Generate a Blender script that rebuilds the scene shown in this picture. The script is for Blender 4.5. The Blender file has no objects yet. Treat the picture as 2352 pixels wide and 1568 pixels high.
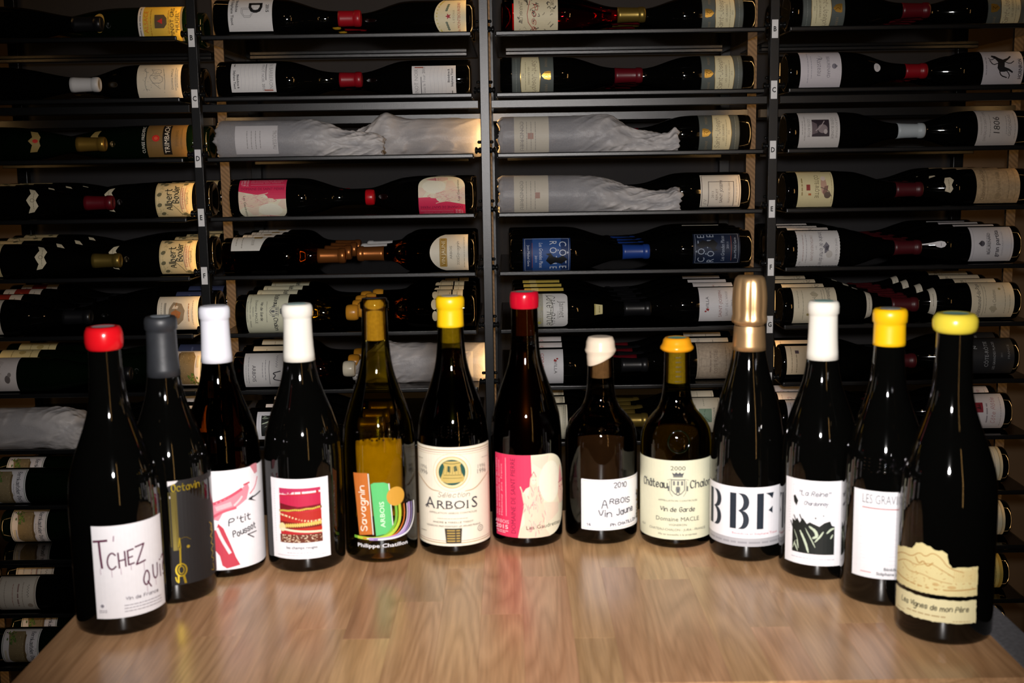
import bpy, bmesh, math, random
from mathutils import Vector, Matrix, noise
from mathutils.geometry import tessellate_polygon

random.seed(7)
SC = bpy.context.scene
COL = SC.collection
PI = math.pi
TOP = 0.95                      # height of the table top
EYE = TOP + 0.4535              # height of the camera

# ------------------------------------------------------------------ camera
cam_data = bpy.data.cameras.new('camera')
cam = bpy.data.objects.new('camera', cam_data)
COL.objects.link(cam)
th, ro = math.atan(427 / 2750), math.radians(-0.88)
fw = Vector((0, math.cos(th), -math.sin(th)))
rt = Vector((1, 0, 0))
up = rt.cross(fw)
R_ = math.cos(ro) * rt + math.sin(ro) * up
U_ = -math.sin(ro) * rt + math.cos(ro) * up
cam.matrix_world = Matrix(((R_.x, U_.x, -fw.x, 0), (R_.y, U_.y, -fw.y, 0), (R_.z, U_.z, -fw.z, EYE), (0, 0, 0, 1)))
cam_data.sensor_width = 36
cam_data.lens = 2750 / 2352 * 36
cam_data.clip_start = 0.05
cam_data.dof.use_dof = True
cam_data.dof.focus_distance = 2.60
cam_data.dof.aperture_fstop = 12
SC.camera = cam

# ------------------------------------------------------------------ light
world = bpy.data.worlds.new('world')
SC.world = world
world.use_nodes = True
world.node_tree.nodes['Background'].inputs[0].default_value = (1.0, 0.86, 0.72, 1)
world.node_tree.nodes['Background'].inputs[1].default_value = 0.0008

def lamp(name, kind, loc, energy, color, **kw):
    d = bpy.data.lights.new(name, kind)
    d.energy = energy
    d.color = color
    for k, v in kw.items():
        setattr(d, k, v)
    o = bpy.data.objects.new(name, d)
    o.location = loc
    COL.objects.link(o)
    return o

# the camera's own flash, just above the lens, beam falling off towards the corners
flash = lamp('camera_flash', 'SPOT', (0.012, -0.01, EYE + 0.095), 114, (1.0, 0.955, 0.93),
             spot_size=math.radians(62), spot_blend=0.85, shadow_soft_size=0.040)
flash.rotation_euler = (math.radians(90 - 10.5), 0, math.radians(-0.3))
# small warm ceiling spots of the cellar, behind the photographer
for i, (x, y) in enumerate(((-0.25, -0.55), (0.55, -0.35))):
    lamp('ceiling_spot', 'POINT', (x, y, 2.45), 2.2, (1.0, 0.62, 0.30), shadow_soft_size=0.022)
# a warm LED strip on the racking behind the photographer
strip = lamp('led_strip', 'AREA', (0.95, -1.15, 1.45), 1.6, (1.0, 0.55, 0.18), shape='RECTANGLE', size=0.012, size_y=1.5)
strip.rotation_euler = (math.radians(90), 0, math.radians(12))
POST_X = (-1.249, -0.649, -0.049, 0.551, 1.151)
# warm LED strips down the back corners of the rack's front posts, shining back into the bays
for i, x in enumerate(POST_X):
    for sgn in (-1, 1):
        if (i == 0 and sgn < 0) or (i == 4 and sgn > 0):
            continue
        led = lamp('led_strip', 'AREA', (x + sgn * 0.005, 2.557, 1.08), 1.2, (1.0, 0.56, 0.19), shape='RECTANGLE', size=0.007, size_y=2.0)
        led.rotation_euler = (math.radians(90), 0, -sgn * math.radians(38))

SC.view_settings.view_transform = 'Standard'
SC.view_settings.look = 'None'
SC.view_settings.exposure = 0.0
SC.view_settings.gamma = 1.0
SC.view_settings.use_curve_mapping = False

# ------------------------------------------------------------------ materials
def lin(hexs):
    r = []
    for i in (0, 2, 4):
        c = int(hexs[i:i + 2], 16) / 255
        r.append(c / 12.92 if c <= 0.04045 else ((c + 0.055) / 1.055) ** 2.4)
    return tuple(r)

MATS = {}
def mat(name, col, rough=0.5, metal=0.0, spec=0.5, coat=0.0, var=0.12, scale=60.0, bump=0.0, bscale=400.0, emit=0.0):
    if name in MATS:
        return MATS[name]
    if isinstance(col, str):
        col = lin(col)
    m = bpy.data.materials.new(name)
    m.use_nodes = True
    nt = m.node_tree
    b = nt.nodes['Principled BSDF']
    tc = nt.nodes.new('ShaderNodeTexCoord')
    nz = nt.nodes.new('ShaderNodeTexNoise')
    nz.inputs['Scale'].default_value = scale
    nz.inputs['Detail'].default_value = 3
    nt.links.new(tc.outputs['Object'], nz.inputs['Vector'])
    mx = nt.nodes.new('ShaderNodeMix')
    mx.data_type = 'RGBA'
    mx.inputs['A'].default_value = (*[c * (1 - var) for c in col], 1)
    mx.inputs['B'].default_value = (*[min(1, c * (1 + var)) for c in col], 1)
    nt.links.new(nz.outputs['Fac'], mx.inputs['Factor'])
    nt.links.new(mx.outputs['Result'], b.inputs['Base Color'])
    b.inputs['Roughness'].default_value = rough
    b.inputs['Metallic'].default_value = metal
    b.inputs['Specular IOR Level'].default_value = spec
    b.inputs['Coat Weight'].default_value = coat
    b.inputs['Coat Roughness'].default_value = 0.08
    if bump:
        n2 = nt.nodes.new('ShaderNodeTexNoise')
        n2.inputs['Scale'].default_value = bscale
        n2.inputs['Detail'].default_value = 4
        nt.links.new(tc.outputs['Object'], n2.inputs['Vector'])
        bp = nt.nodes.new('ShaderNodeBump')
        bp.inputs['Strength'].default_value = bump
        bp.inputs['Distance'].default_value = 0.002
        nt.links.new(n2.outputs['Fac'], bp.inputs['Height'])
        nt.links.new(bp.outputs['Normal'], b.inputs['Normal'])
    MATS[name] = m
    return m

def tinted(name, col, rough=0.02, ior=1.5):
    """coloured bottle glass: one tinted clear wall under a mirror-like surface"""
    if name in MATS:
        return MATS[name]
    m = bpy.data.materials.new(name)
    m.use_nodes = True
    nt = m.node_tree
    nt.nodes.clear()
    out = nt.nodes.new('ShaderNodeOutputMaterial')
    tr = nt.nodes.new('ShaderNodeBsdfTransparent')
    gl = nt.nodes.new('ShaderNodeBsdfGlossy')
    gl.inputs['Roughness'].default_value = rough
    fr = nt.nodes.new('ShaderNodeFresnel')
    fr.inputs['IOR'].default_value = ior
    tc = nt.nodes.new('ShaderNodeTexCoord')
    nz = nt.nodes.new('ShaderNodeTexNoise')
    nz.inputs['Scale'].default_value = 40
    nt.links.new(tc.outputs['Object'], nz.inputs['Vector'])
    mx = nt.nodes.new('ShaderNodeMix')
    mx.data_type = 'RGBA'
    mx.inputs['A'].default_value = (*[c * 0.92 for c in col], 1)
    mx.inputs['B'].default_value = (*[min(1, c * 1.05) for c in col], 1)
    nt.links.new(nz.outputs['Fac'], mx.inputs['Factor'])
    nt.links.new(mx.outputs['Result'], tr.inputs['Color'])
    ms = nt.nodes.new('ShaderNodeMixShader')
    nt.links.new(fr.outputs[0], ms.inputs[0])
    nt.links.new(tr.outputs[0], ms.inputs[1])
    nt.links.new(gl.outputs[0], ms.inputs[2])
    nt.links.new(ms.outputs[0], out.inputs['Surface'])
    MATS[name] = m
    return m

def print_mat(name, metal, rough, var=0.05, coat=0.0):
    """printed paper: the ink colour of each printed shape sits on its faces"""
    m = bpy.data.materials.new(name)
    m.use_nodes = True
    nt = m.node_tree
    b = nt.nodes['Principled BSDF']
    at = nt.nodes.new('ShaderNodeAttribute')
    at.attribute_name = 'ink'
    tc = nt.nodes.new('ShaderNodeTexCoord')
    nz = nt.nodes.new('ShaderNodeTexNoise')
    nz.inputs['Scale'].default_value = 180
    nz.inputs['Detail'].default_value = 5
    nt.links.new(tc.outputs['Object'], nz.inputs['Vector'])
    mr = nt.nodes.new('ShaderNodeMapRange')
    mr.inputs['To Min'].default_value = 1 - var
    mr.inputs['To Max'].default_value = 1 + var * 0.5
    nt.links.new(nz.outputs['Fac'], mr.inputs['Value'])
    mx = nt.nodes.new('ShaderNodeMix')
    mx.data_type = 'RGBA'
    mx.blend_type = 'MULTIPLY'
    mx.inputs['Factor'].default_value = 1
    nt.links.new(at.outputs['Color'], mx.inputs['A'])
    nt.links.new(mr.outputs['Result'], mx.inputs['B'])
    nt.links.new(mx.outputs['Result'], b.inputs['Base Color'])
    b.inputs['Roughness'].default_value = rough
    b.inputs['Metallic'].default_value = metal
    b.inputs['Specular IOR Level'].default_value = 0.35
    return m

PAPER = print_mat('printed_paper', 0.0, 0.55)
FOILP = print_mat('gold_foil_print', 0.75, 0.32)
OLDPAPER = print_mat('stained_paper', 0.0, 0.7, var=0.45)

def tissue_mat():
    m = bpy.data.materials.new('tissue_paper')
    m.use_nodes = True
    nt = m.node_tree
    b = nt.nodes['Principled BSDF']
    out = nt.nodes['Material Output']
    tc = nt.nodes.new('ShaderNodeTexCoord')
    nz = nt.nodes.new('ShaderNodeTexNoise')
    nz.inputs['Scale'].default_value = 320
    nz.inputs['Detail'].default_value = 6
    nt.links.new(tc.outputs['Object'], nz.inputs['Vector'])
    mx = nt.nodes.new('ShaderNodeMix')
    mx.data_type = 'RGBA'
    mx.inputs['A'].default_value = (0.30, 0.30, 0.325, 1)
    mx.inputs['B'].default_value = (0.47, 0.465, 0.485, 1)
    nt.links.new(nz.outputs['Fac'], mx.inputs['Factor'])
    at = nt.nodes.new('ShaderNodeAttribute')        # where the paper stands off the dark glass in several layers it is paler
    at.attribute_name = 'layers'
    m2 = nt.nodes.new('ShaderNodeMix')
    m2.data_type = 'RGBA'
    m2.inputs['B'].default_value = (0.86, 0.81, 0.78, 1)
    nt.links.new(at.outputs['Fac'], m2.inputs['Factor'])
    nt.links.new(mx.outputs['Result'], m2.inputs['A'])
    nt.links.new(m2.outputs['Result'], b.inputs['Base Color'])
    b.inputs['Roughness'].default_value = 0.38
    b.inputs['Specular IOR Level'].default_value = 0.3
    bp = nt.nodes.new('ShaderNodeBump')
    bp.inputs['Strength'].default_value = 0.25
    bp.inputs['Distance'].default_value = 0.002
    nt.links.new(nz.outputs['Fac'], bp.inputs['Height'])
    # sharp little creases, strongest where the paper is gathered
    cr = nt.nodes.new('ShaderNodeTexNoise')
    cr.noise_type = 'RIDGED_MULTIFRACTAL'
    cr.inputs['Scale'].default_value = 24
    cr.inputs['Detail'].default_value = 3
    cr.inputs['Distortion'].default_value = 0.4
    mp = nt.nodes.new('ShaderNodeMapping')
    mp.inputs['Rotation'].default_value = (0, math.radians(30), 0)
    mp.inputs['Scale'].default_value = (2.2, 2.2, 0.9)
    nt.links.new(tc.outputs['Object'], mp.inputs['Vector'])
    nt.links.new(mp.outputs['Vector'], cr.inputs['Vector'])
    ma = nt.nodes.new('ShaderNodeMath')
    ma.operation = 'MULTIPLY_ADD'
    ma.use_clamp = True
    ma.inputs[1].default_value = 1.6
    ma.inputs[2].default_value = 0.10
    nt.links.new(at.outputs['Fac'], ma.inputs[0])
    b2 = nt.nodes.new('ShaderNodeBump')
    b2.inputs['Distance'].default_value = 0.006
    nt.links.new(ma.outputs[0], b2.inputs['Strength'])
    nt.links.new(cr.outputs['Fac'], b2.inputs['Height'])
    nt.links.new(bp.outputs['Normal'], b2.inputs['Normal'])
    bp = b2
    nt.links.new(bp.outputs['Normal'], b.inputs['Normal'])
    tl = nt.nodes.new('ShaderNodeBsdfTranslucent')
    tl.inputs['Color'].default_value = (0.8, 0.76, 0.72, 1)
    ms = nt.nodes.new('ShaderNodeMixShader')
    ms.inputs[0].default_value = 0.25
    nt.links.new(b.outputs[0], ms.inputs[1])
    nt.links.new(tl.outputs[0], ms.inputs[2])
    nt.links.new(ms.outputs[0], out.inputs['Surface'])
    return m
TISSUE = tissue_mat()

def oak_mat():
    m = bpy.data.materials.new('oiled_oak')
    m.use_nodes = True
    nt = m.node_tree
    L = nt.links.new
    b = nt.nodes['Principled BSDF']
    ge = nt.nodes.new('ShaderNodeNewGeometry')
    oi = nt.nodes.new('ShaderNodeObjectInfo')
    mul = nt.nodes.new('ShaderNodeVectorMath'); mul.operation = 'SCALE'
    comb = nt.nodes.new('ShaderNodeCombineXYZ')
    L(oi.outputs['Random'], comb.inputs[0]); L(oi.outputs['Random'], comb.inputs[1]); L(oi.outputs['Random'], comb.inputs[2])
    L(comb.outputs[0], mul.inputs[0]); mul.inputs['Scale'].default_value = 7.0
    add = nt.nodes.new('ShaderNodeVectorMath'); add.operation = 'ADD'
    L(ge.outputs['Position'], add.inputs[0]); L(mul.outputs[0], add.inputs[1])
    mp = nt.nodes.new('ShaderNodeMapping'); mp.inputs['Scale'].default_value = (1.0, 0.13, 1.0)
    L(add.outputs[0], mp.inputs['Vector'])
    big = nt.nodes.new('ShaderNodeTexNoise'); big.inputs['Scale'].default_value = 16; big.inputs['Detail'].default_value = 1.5; big.inputs['Distortion'].default_value = 0.6
    L(mp.outputs[0], big.inputs['Vector'])
    ring = nt.nodes.new('ShaderNodeMath'); ring.operation = 'MULTIPLY'; ring.inputs[1].default_value = 10.0
    L(big.outputs['Fac'], ring.inputs[0])
    fr = nt.nodes.new('ShaderNodeMath'); fr.operation = 'PINGPONG'; fr.inputs[1].default_value = 0.5
    L(ring.outputs[0], fr.inputs[0])
    fine = nt.nodes.new('ShaderNodeTexNoise'); fine.inputs['Scale'].default_value = 420; fine.inputs['Detail'].default_value = 3
    mp2 = nt.nodes.new('ShaderNodeMapping'); mp2.inputs['Scale'].default_value = (1.0, 0.04, 1.0)
    L(add.outputs[0], mp2.inputs['Vector']); L(mp2.outputs[0], fine.inputs['Vector'])
    ramp = nt.nodes.new('ShaderNodeValToRGB')
    ramp.color_ramp.elements[0].position = 0.0; ramp.color_ramp.elements[0].color = (0.44, 0.246, 0.116, 1)
    ramp.color_ramp.elements[1].position = 0.42; ramp.color_ramp.elements[1].color = (0.565, 0.330, 0.164, 1)
    L(fr.outputs[0], ramp.inputs[0])
    ov = nt.nodes.new('ShaderNodeMix'); ov.data_type = 'RGBA'; ov.blend_type = 'MULTIPLY'; ov.inputs['Factor'].default_value = 1
    fm = nt.nodes.new('ShaderNodeMapRange'); fm.inputs['From Min'].default_value = 0.3; fm.inputs['From Max'].default_value = 0.7
    fm.inputs['To Min'].default_value = 0.84; fm.inputs['To Max'].default_value = 1.08
    L(fine.outputs['Fac'], fm.inputs['Value'])
    L(ramp.outputs[0], ov.inputs['A']); L(fm.outputs[0], ov.inputs['B'])
    # stave to stave: some paler, some pinker
    hs = nt.nodes.new('ShaderNodeHueSaturation')
    vm = nt.nodes.new('ShaderNodeMapRange'); vm.inputs['To Min'].default_value = 0.86; vm.inputs['To Max'].default_value = 1.14
    L(oi.outputs['Random'], vm.inputs['Value']); L(vm.outputs[0], hs.inputs['Value'])
    wn = nt.nodes.new('ShaderNodeTexWhiteNoise'); wn.noise_dimensions = '1D'
    L(oi.outputs['Random'], wn.inputs['W'])
    hm = nt.nodes.new('ShaderNodeMapRange'); hm.inputs['To Min'].default_value = 0.488; hm.inputs['To Max'].default_value = 0.506
    L(wn.outputs['Value'], hm.inputs['Value']); L(hm.outputs[0], hs.inputs['Hue'])
    L(ov.outputs['Result'], hs.inputs['Color'])
    L(hs.outputs[0], b.inputs['Base Color'])
    b.inputs['Roughness'].default_value = 0.25
    b.inputs['Specular IOR Level'].default_value = 0.45
    bp = nt.nodes.new('ShaderNodeBump'); bp.inputs['Strength'].default_value = 0.06; bp.inputs['Distance'].default_value = 0.001
    L(fine.outputs['Fac'], bp.inputs['Height']); L(bp.outputs[0], b.inputs['Normal'])
    return m
OAK = oak_mat()

def strip_mat():
    m = bpy.data.materials.new('hatched_wood_strip')
    m.use_nodes = True
    nt = m.node_tree
    L = nt.links.new
    b = nt.nodes['Principled BSDF']
    tc = nt.nodes.new('ShaderNodeTexCoord')
    wv = nt.nodes.new('ShaderNodeTexWave'); wv.bands_direction = 'DIAGONAL'; wv.inputs['Scale'].default_value = 55; wv.inputs['Distortion'].default_value = 0.5
    L(tc.outputs['Object'], wv.inputs['Vector'])
    mx = nt.nodes.new('ShaderNodeMix'); mx.data_type = 'RGBA'
    mx.inputs['A'].default_value = (0.055, 0.036, 0.020, 1); mx.inputs['B'].default_value = (0.10, 0.070, 0.042, 1)
    L(wv.outputs['Fac'], mx.inputs['Factor']); L(mx.outputs['Result'], b.inputs['Base Color'])
    b.inputs['Roughness'].default_value = 0.6
    return m
STRIP = strip_mat()

BLACK_METAL = mat('black_powder_coat', (0.0040, 0.0040, 0.0044), 0.30, 0.0, 0.55, bump=0.10, bscale=900)
KNOB = mat('black_gloss_plastic', (0.006, 0.006, 0.006), 0.12)
DARK = mat('dark_bottle_glass', (0.0014, 0.0014, 0.0012), 0.035, spec=0.55)
DKGREEN = mat('dark_green_bottle_glass', (0.0012, 0.0042, 0.0014), 0.035, spec=0.55)
SMOKE = tinted('smoked_acrylic', (0.26, 0.255, 0.25), 0.06, 1.45)
GREYPANEL = mat('grey_back_panel', (0.0155, 0.0142, 0.0155), 0.8)
BROWNWALL = mat('brown_wall_board', (0.13, 0.083, 0.044), 0.7, scale=6, var=0.25)
CORK = mat('cork', (0.36, 0.24, 0.12), 0.8, var=0.35, scale=300)
TAGW = mat('white_tag', 'f4f1ef', 0.5)

# ------------------------------------------------------------------ objects
def link(name, data=None, parent=None, **props):
    o = bpy.data.objects.new(name, data)
    COL.objects.link(o)
    if parent is not None:
        o.parent = parent
    for k, v in props.items():
        if v is not None:
            o[k] = v
    return o

def mesh_of(name, verts, faces, mats, smooth=False, midx=None):
    me = bpy.data.meshes.new(name)
    me.from_pydata(verts, [], faces)
    for m in (mats if isinstance(mats, (list, tuple)) else [mats]):
        me.materials.append(m)
    if smooth:
        me.polygons.foreach_set('use_smooth', [True] * len(me.polygons))
    if midx:
        me.polygons.foreach_set('material_index', midx)
    me.update()
    return me

def box_mesh(name, x0, x1, y0, y1, z0, z1, m, bevel=0.0, seg=2):
    bm = bmesh.new()
    vs = [bm.verts.new((x, y, z)) for x in (x0, x1) for y in (y0, y1) for z in (z0, z1)]
    for f in ((0, 1, 3, 2), (4, 6, 7, 5), (0, 4, 5, 1), (2, 3, 7, 6), (0, 2, 6, 4), (1, 5, 7, 3)):
        bm.faces.new([vs[i] for i in f])
    bmesh.ops.recalc_face_normals(bm, faces=bm.faces)
    if bevel:
        bmesh.ops.bevel(bm, geom=bm.edges[:], offset=bevel, segments=seg, profile=0.5, affect='EDGES')
    me = bpy.data.meshes.new(name)
    bm.to_mesh(me)
    bm.free()
    me.materials.append(m)
    return me

def lathe_mesh(name, prof, m, seg=48, smooth=True, jitter=None):
    """prof: (radius, height) from the bottom centre to the top centre"""
    v, f = [], []
    rings = []
    for r, z in prof:
        if r < 1e-6:
            rings.append([len(v)])
            v.append((0, 0, z))
        else:
            ids = []
            for i in range(seg):
                a = 2 * PI * i / seg
                rr = r
                zz = z
                if jitter:
                    rr, zz = jitter(a, r, z)
                ids.append(len(v))
                v.append((rr * math.sin(a), -rr * math.cos(a), zz))
            rings.append(ids)
    for a, b in zip(rings, rings[1:]):
        if len(a) == 1 and len(b) > 1:
            for i in range(seg):
                f.append((a[0], b[(i + 1) % seg], b[i]))
        elif len(b) == 1 and len(a) > 1:
            for i in range(seg):
                f.append((a[i], a[(i + 1) % seg], b[0]))
        else:
            for i in range(seg):
                j = (i + 1) % seg
                f.append((a[i], a[j], b[j], b[i]))
    me = mesh_of(name, v, f, m, smooth)
    return me

# ------------------------------------------------------------------ bottle outlines
def pchip(pts, n):
    """smooth monotone curve through (z, r) points"""
    xs = [p[0] for p in pts]; ys = [p[1] for p in pts]
    h = [b - a for a, b in zip(xs, xs[1:])]
    d = [(b - a) / k for a, b, k in zip(ys, ys[1:], h)]
    m = [d[0]]
    for i in range(1, len(d)):
        if d[i - 1] * d[i] <= 0:
            m.append(0)
        else:
            w1, w2 = 2 * h[i] + h[i - 1], h[i] + 2 * h[i - 1]
            m.append((w1 + w2) / (w1 / d[i - 1] + w2 / d[i]))
    m.append(d[-1])
    out = []
    for i in range(len(h)):
        for k in range(n):
            t = k / n
            a, b, c, e = (1 + 2 * t) * (1 - t) ** 2, t * (1 - t) ** 2, t * t * (3 - 2 * t), t * t * (t - 1)
            out.append((xs[i] + t * h[i], a * ys[i] + b * h[i] * m[i] + c * ys[i + 1] + e * h[i] * m[i + 1]))
    out.append((xs[-1], ys[-1]))
    return out

SHAPES = {   # shoulder lines, (height, radius / body radius), heights in mm of a 296 mm bottle
    'burgundy': (296, [(118, 1), (147, .955), (172, .80), (197, .59), (214, .47), (232, .40), (262, .355), (281, .345)]),
    'magnum_neck': (296, [(118, 1), (147, .955), (172, .80), (197, .59), (214, .47), (232, .40), (262, .37), (281, .365)]),
    'clavelin': (240, [(116, 1), (129, .965), (140, .87), (149, .71), (158, .53), (170, .42), (190, .365), (222, .345), (226, .345)]),
    'champagne': (316, [(95, 1), (130, .965), (160, .865), (190, .69), (215, .52), (236, .43), (270, .38), (300, .36)]),
    'flute': (350, [(120, 1), (165, .97), (210, .82), (250, .60), (285, .43), (310, .37), (335, .35)]),
    'bordeaux': (300, [(182, 1), (198, .965), (208, .86), (218, .66), (230, .46), (245, .385), (286, .37)]),
}
def outline(shape, R, H=None):
    h0, pts = SHAPES[shape]
    H = H or h0 / 1000
    k = H / h0
    return [(z * k, r * R) for z, r in pts]

class Bottle:
    """a bottle outline: its mesh profile and its radius at any height"""
    def __init__(self, shape, R, H=None, lip=0.0010, n=5):
        self.R, self.shape = R, shape
        self.H = H or SHAPES[shape][0] / 1000
        up_ = outline(shape, R, self.H)
        body = [(0.0065, R)] + up_
        self.curve = [(0.0, R * 0.93), (0.002, R * 0.975)] + pchip(body, n)
        rn = self.curve[-1][1]
        self.rn = rn
        H = self.H
        self.curve += [(H - 0.0125, rn), (H - 0.0115, rn + lip), (H - 0.0045, rn + lip), (H - 0.003, rn), (H - 0.0005, rn * 0.97)]
    def r(self, z):
        c = self.curve
        if z <= c[0][0]:
            return c[0][1]
        for (z0, r0), (z1, r1) in zip(c, c[1:]):
            if z <= z1:
                return r0 + (r1 - r0) * (z - z0) / (z1 - z0)
        return c[-1][1]
    def profile(self):
        R = self.R
        pr = [(0.0, 0.018), (R * 0.35, 0.014), (R * 0.72, 0.002), (R * 0.80, 0.0)]
        pr += [(r, z) for z, r in self.curve]
        pr += [(self.rn * 0.66, self.H), (0.0, self.H - 0.0005)]
        return pr
    def mesh(self, m, seg=40, name='glass'):
        return lathe_mesh(name, self.profile(), m, seg)

def capsule_mesh(bt, z0, m, gap=0.0006, seg=36, flare=0.0):
    """thin foil sleeve over the neck, with the ring of the lip showing through"""
    H = bt.H
    pr = [(bt.r(z0) + 0.0001, z0), (bt.r(z0) + gap + flare, z0)]
    n = 6
    for i in range(1, n + 1):
        z = z0 + (H - 0.016 - z0) * i / n
        pr.append((bt.r(z) + gap, z))
    rr = bt.rn + 0.0010 + gap
    pr += [(bt.rn + gap + 0.0002, H - 0.0135), (rr + 0.0004, H - 0.0125), (rr + 0.0006, H - 0.0050), (rr, H - 0.0016),
           (rr - 0.0016, H + 0.0004), (bt.rn * 0.72, H + 0.0008), (bt.rn * 0.70, H + 0.0004), (0, H + 0.0004)]
    return lathe_mesh('capsule', pr, m, seg)

def wax_mesh(bt, z0, m, bulge=0.0025, seg=40, shape='round', drip=None, seed=0):
    """dipped sealing wax on the mouth of the bottle"""
    H, rn = bt.H, bt.rn
    L = H - z0
    if shape == 'round':
        pr = [(rn + 0.0002, z0), (rn + 0.0008, z0 + 0.0005), (rn + bulge * 0.75, z0 + L * 0.12), (rn + bulge, z0 + L * 0.35), (rn + bulge, z0 + L * 0.70),
              (rn + bulge * 0.7, z0 + L * 0.90), (rn + bulge * 0.1, H + 0.001), (rn * 0.72, H + 0.0016), (rn * 0.68, H + 0.0008), (0, H + 0.0008)]
    elif shape == 'ring':        # flat skirt that flares below the mouth
        pr = [(rn + 0.0002, z0), (rn + 0.0022, z0 + 0.0006), (rn + bulge, z0 + L * 0.20), (rn + bulge, z0 + L * 0.36), (rn + bulge * 0.62, z0 + L * 0.52),
              (rn + bulge * 0.40, z0 + L * 0.70), (rn + bulge * 0.25, z0 + L * 0.92), (rn - 0.001, H + 0.0012), (rn * 0.74, H + 0.0012), (rn * 0.7, H + 0.0004), (0, H + 0.0004)]
    else:                        # double ring with a long drip
        pr = [(rn + 0.0003, z0), (rn + 0.0010, z0 + 0.0008), (rn + 0.0014, z0 + L * 0.30), (rn + 0.0016, z0 + L * 0.45), (rn + bulge * 0.9, z0 + L * 0.54), (rn + bulge, z0 + L * 0.60),
              (rn + bulge * 0.7, z0 + L * 0.68), (rn + bulge * 0.6, z0 + L * 0.78), (rn + bulge * 0.5, z0 + L * 0.90), (rn - 0.0005, H + 0.0022), (rn * 0.72, H + 0.0028), (0, H + 0.0020)]
    def jit(a, r, z):
        t = max(0.0, 1 - (z - z0) / (L * 0.45))
        dz = drip(a) * t if drip else 0.0
        k = 1 + 0.018 * noise.noise(Vector((math.cos(a) * 2 + seed, math.sin(a) * 2, z * 90)))
        return r * k, z + dz
    return lathe_mesh('wax_seal', pr, m, seg, jitter=jit)
# ------------------------------------------------------------------ printing on labels
HAND = {  # single-stroke letters: digit pairs x y, baseline 3, x-height 7, capitals 9
'a': '453717051333 45|4743', 'b': '0903|053717? ', 'c': '463717051333 44', 'd': '4943|453717051333 45', 'e': '0545371705133344',
'f': '39291813|0636', 'g': '453717051333 45|474230100 1', 'h': '0903|0517374643', 'i': '0703|0809', 'j': '17110 0|1918', 'k': '0903|4705|1543',
'l': '0903', 'm': '0703|0517273633|3547576663', 'n': '0703|0517374643', 'o': '17051333453717', 'p': '0700|05173745331305', 'q': '453717051333 45|4740',
'r': '0703|051737', 's': '4637170615354433130 4', 't': '19142333|0737', 'u': '070413334 5|4743', 'v': '072347', 'w': '071335 5367', 'x': '0743|4703',
'y': '0724|472410', 'z': '07470343',
'A': '032943|1535', 'B': '0309294837260 6|264544230 3', 'C': '483919070513334 4', 'D': '03092947452303', 'E': '49090343|0636', 'F': '490903|0636',
'G': '48391907051333444626', 'H': '0309|4349|0646', 'I': '0903', 'J': '4944331304', 'K': '0903|4906|1643', 'L': '090343', 'M': '0309254943', 'N': '03094349',
'O': '190705133345473919', 'P': '03093948473606', 'Q': '190705133345473919|2443', 'R': '03093948473606|2643', 'S': '4839190807454433130 4', 'T': '0949|2923',
'U': '090413334449', 'V': '092349', 'W': '091326435 9', 'X': '0943|4903', 'Y': '0926|4926|2623', 'Z': '09490343',
'0': '190705133345473919', '1': '072923', '2': '081939484703 43', '5': '490906364544330 3', '4': '39055 5|3833', "'": '1917', '"': '0907|2927', '?': '08194938462524|2323', '-': '0636', '.': '0304',
'3': '0939363 64533 03', '6': '390705133345361 6', '8': '1908364533130 536483919', '9': '463616091939483 3',
}
HAND['b'] = '0903|05173745331305'
ACC = {'â': ('a', '182938'), 'ô': ('o', '182938'), 'é': ('e', '2839'), 'è': ('e', '1928'), 'ê': ('e', '182938'), 'Ô': ('O', ''), 'î': ('i', '')}
def _glyph(ch):
    acc = ''
    if ch in ACC:
        ch, acc = ACC[ch]
    s = HAND.get(ch, '')
    if acc:
        s += '|' + acc
    out = []
    for st in s.replace(' ', '').replace('?', '').split('|'):
        out.append([(int(st[i]), int(st[i + 1]) - 3) for i in range(0, len(st) - 1, 2)])
    w = max((p[0] for st in out for p in st), default=2)
    return out, w

def chaikin(p, n=2):
    closed = p[0] == p[-1] and len(p) > 3
    for _ in range(n):
        q = [] if closed else [p[0]]
        for a, b in zip(p, p[1:]):
            q.append((a[0] * .75 + b[0] * .25, a[1] * .75 + b[1] * .25))
            q.append((a[0] * .25 + b[0] * .75, a[1] * .25 + b[1] * .75))
        if closed:
            q.append(q[0])
        else:
            q.append(p[-1])
        p = q
    return p

_TXT = {}
def font_mesh(s, bold):
    k = (s, bold)
    if k not in _TXT:
        cu = bpy.data.curves.new('t', 'FONT')
        cu.body = s
        cu.size = 1
        cu.resolution_u = 2
        cu.offset = bold
        o = bpy.data.objects.new('t', cu)
        me = bpy.data.meshes.new_from_object(o)
        _TXT[k] = ([(v.co.x, v.co.y) for v in me.vertices], [tuple(p.vertices) for p in me.polygons])
        bpy.data.objects.remove(o)
        bpy.data.curves.remove(cu)
        bpy.data.meshes.remove(me)
    return _TXT[k]
_capv = font_mesh('H', 0)[0]
CAP = max(v[1] for v in _capv)

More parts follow.
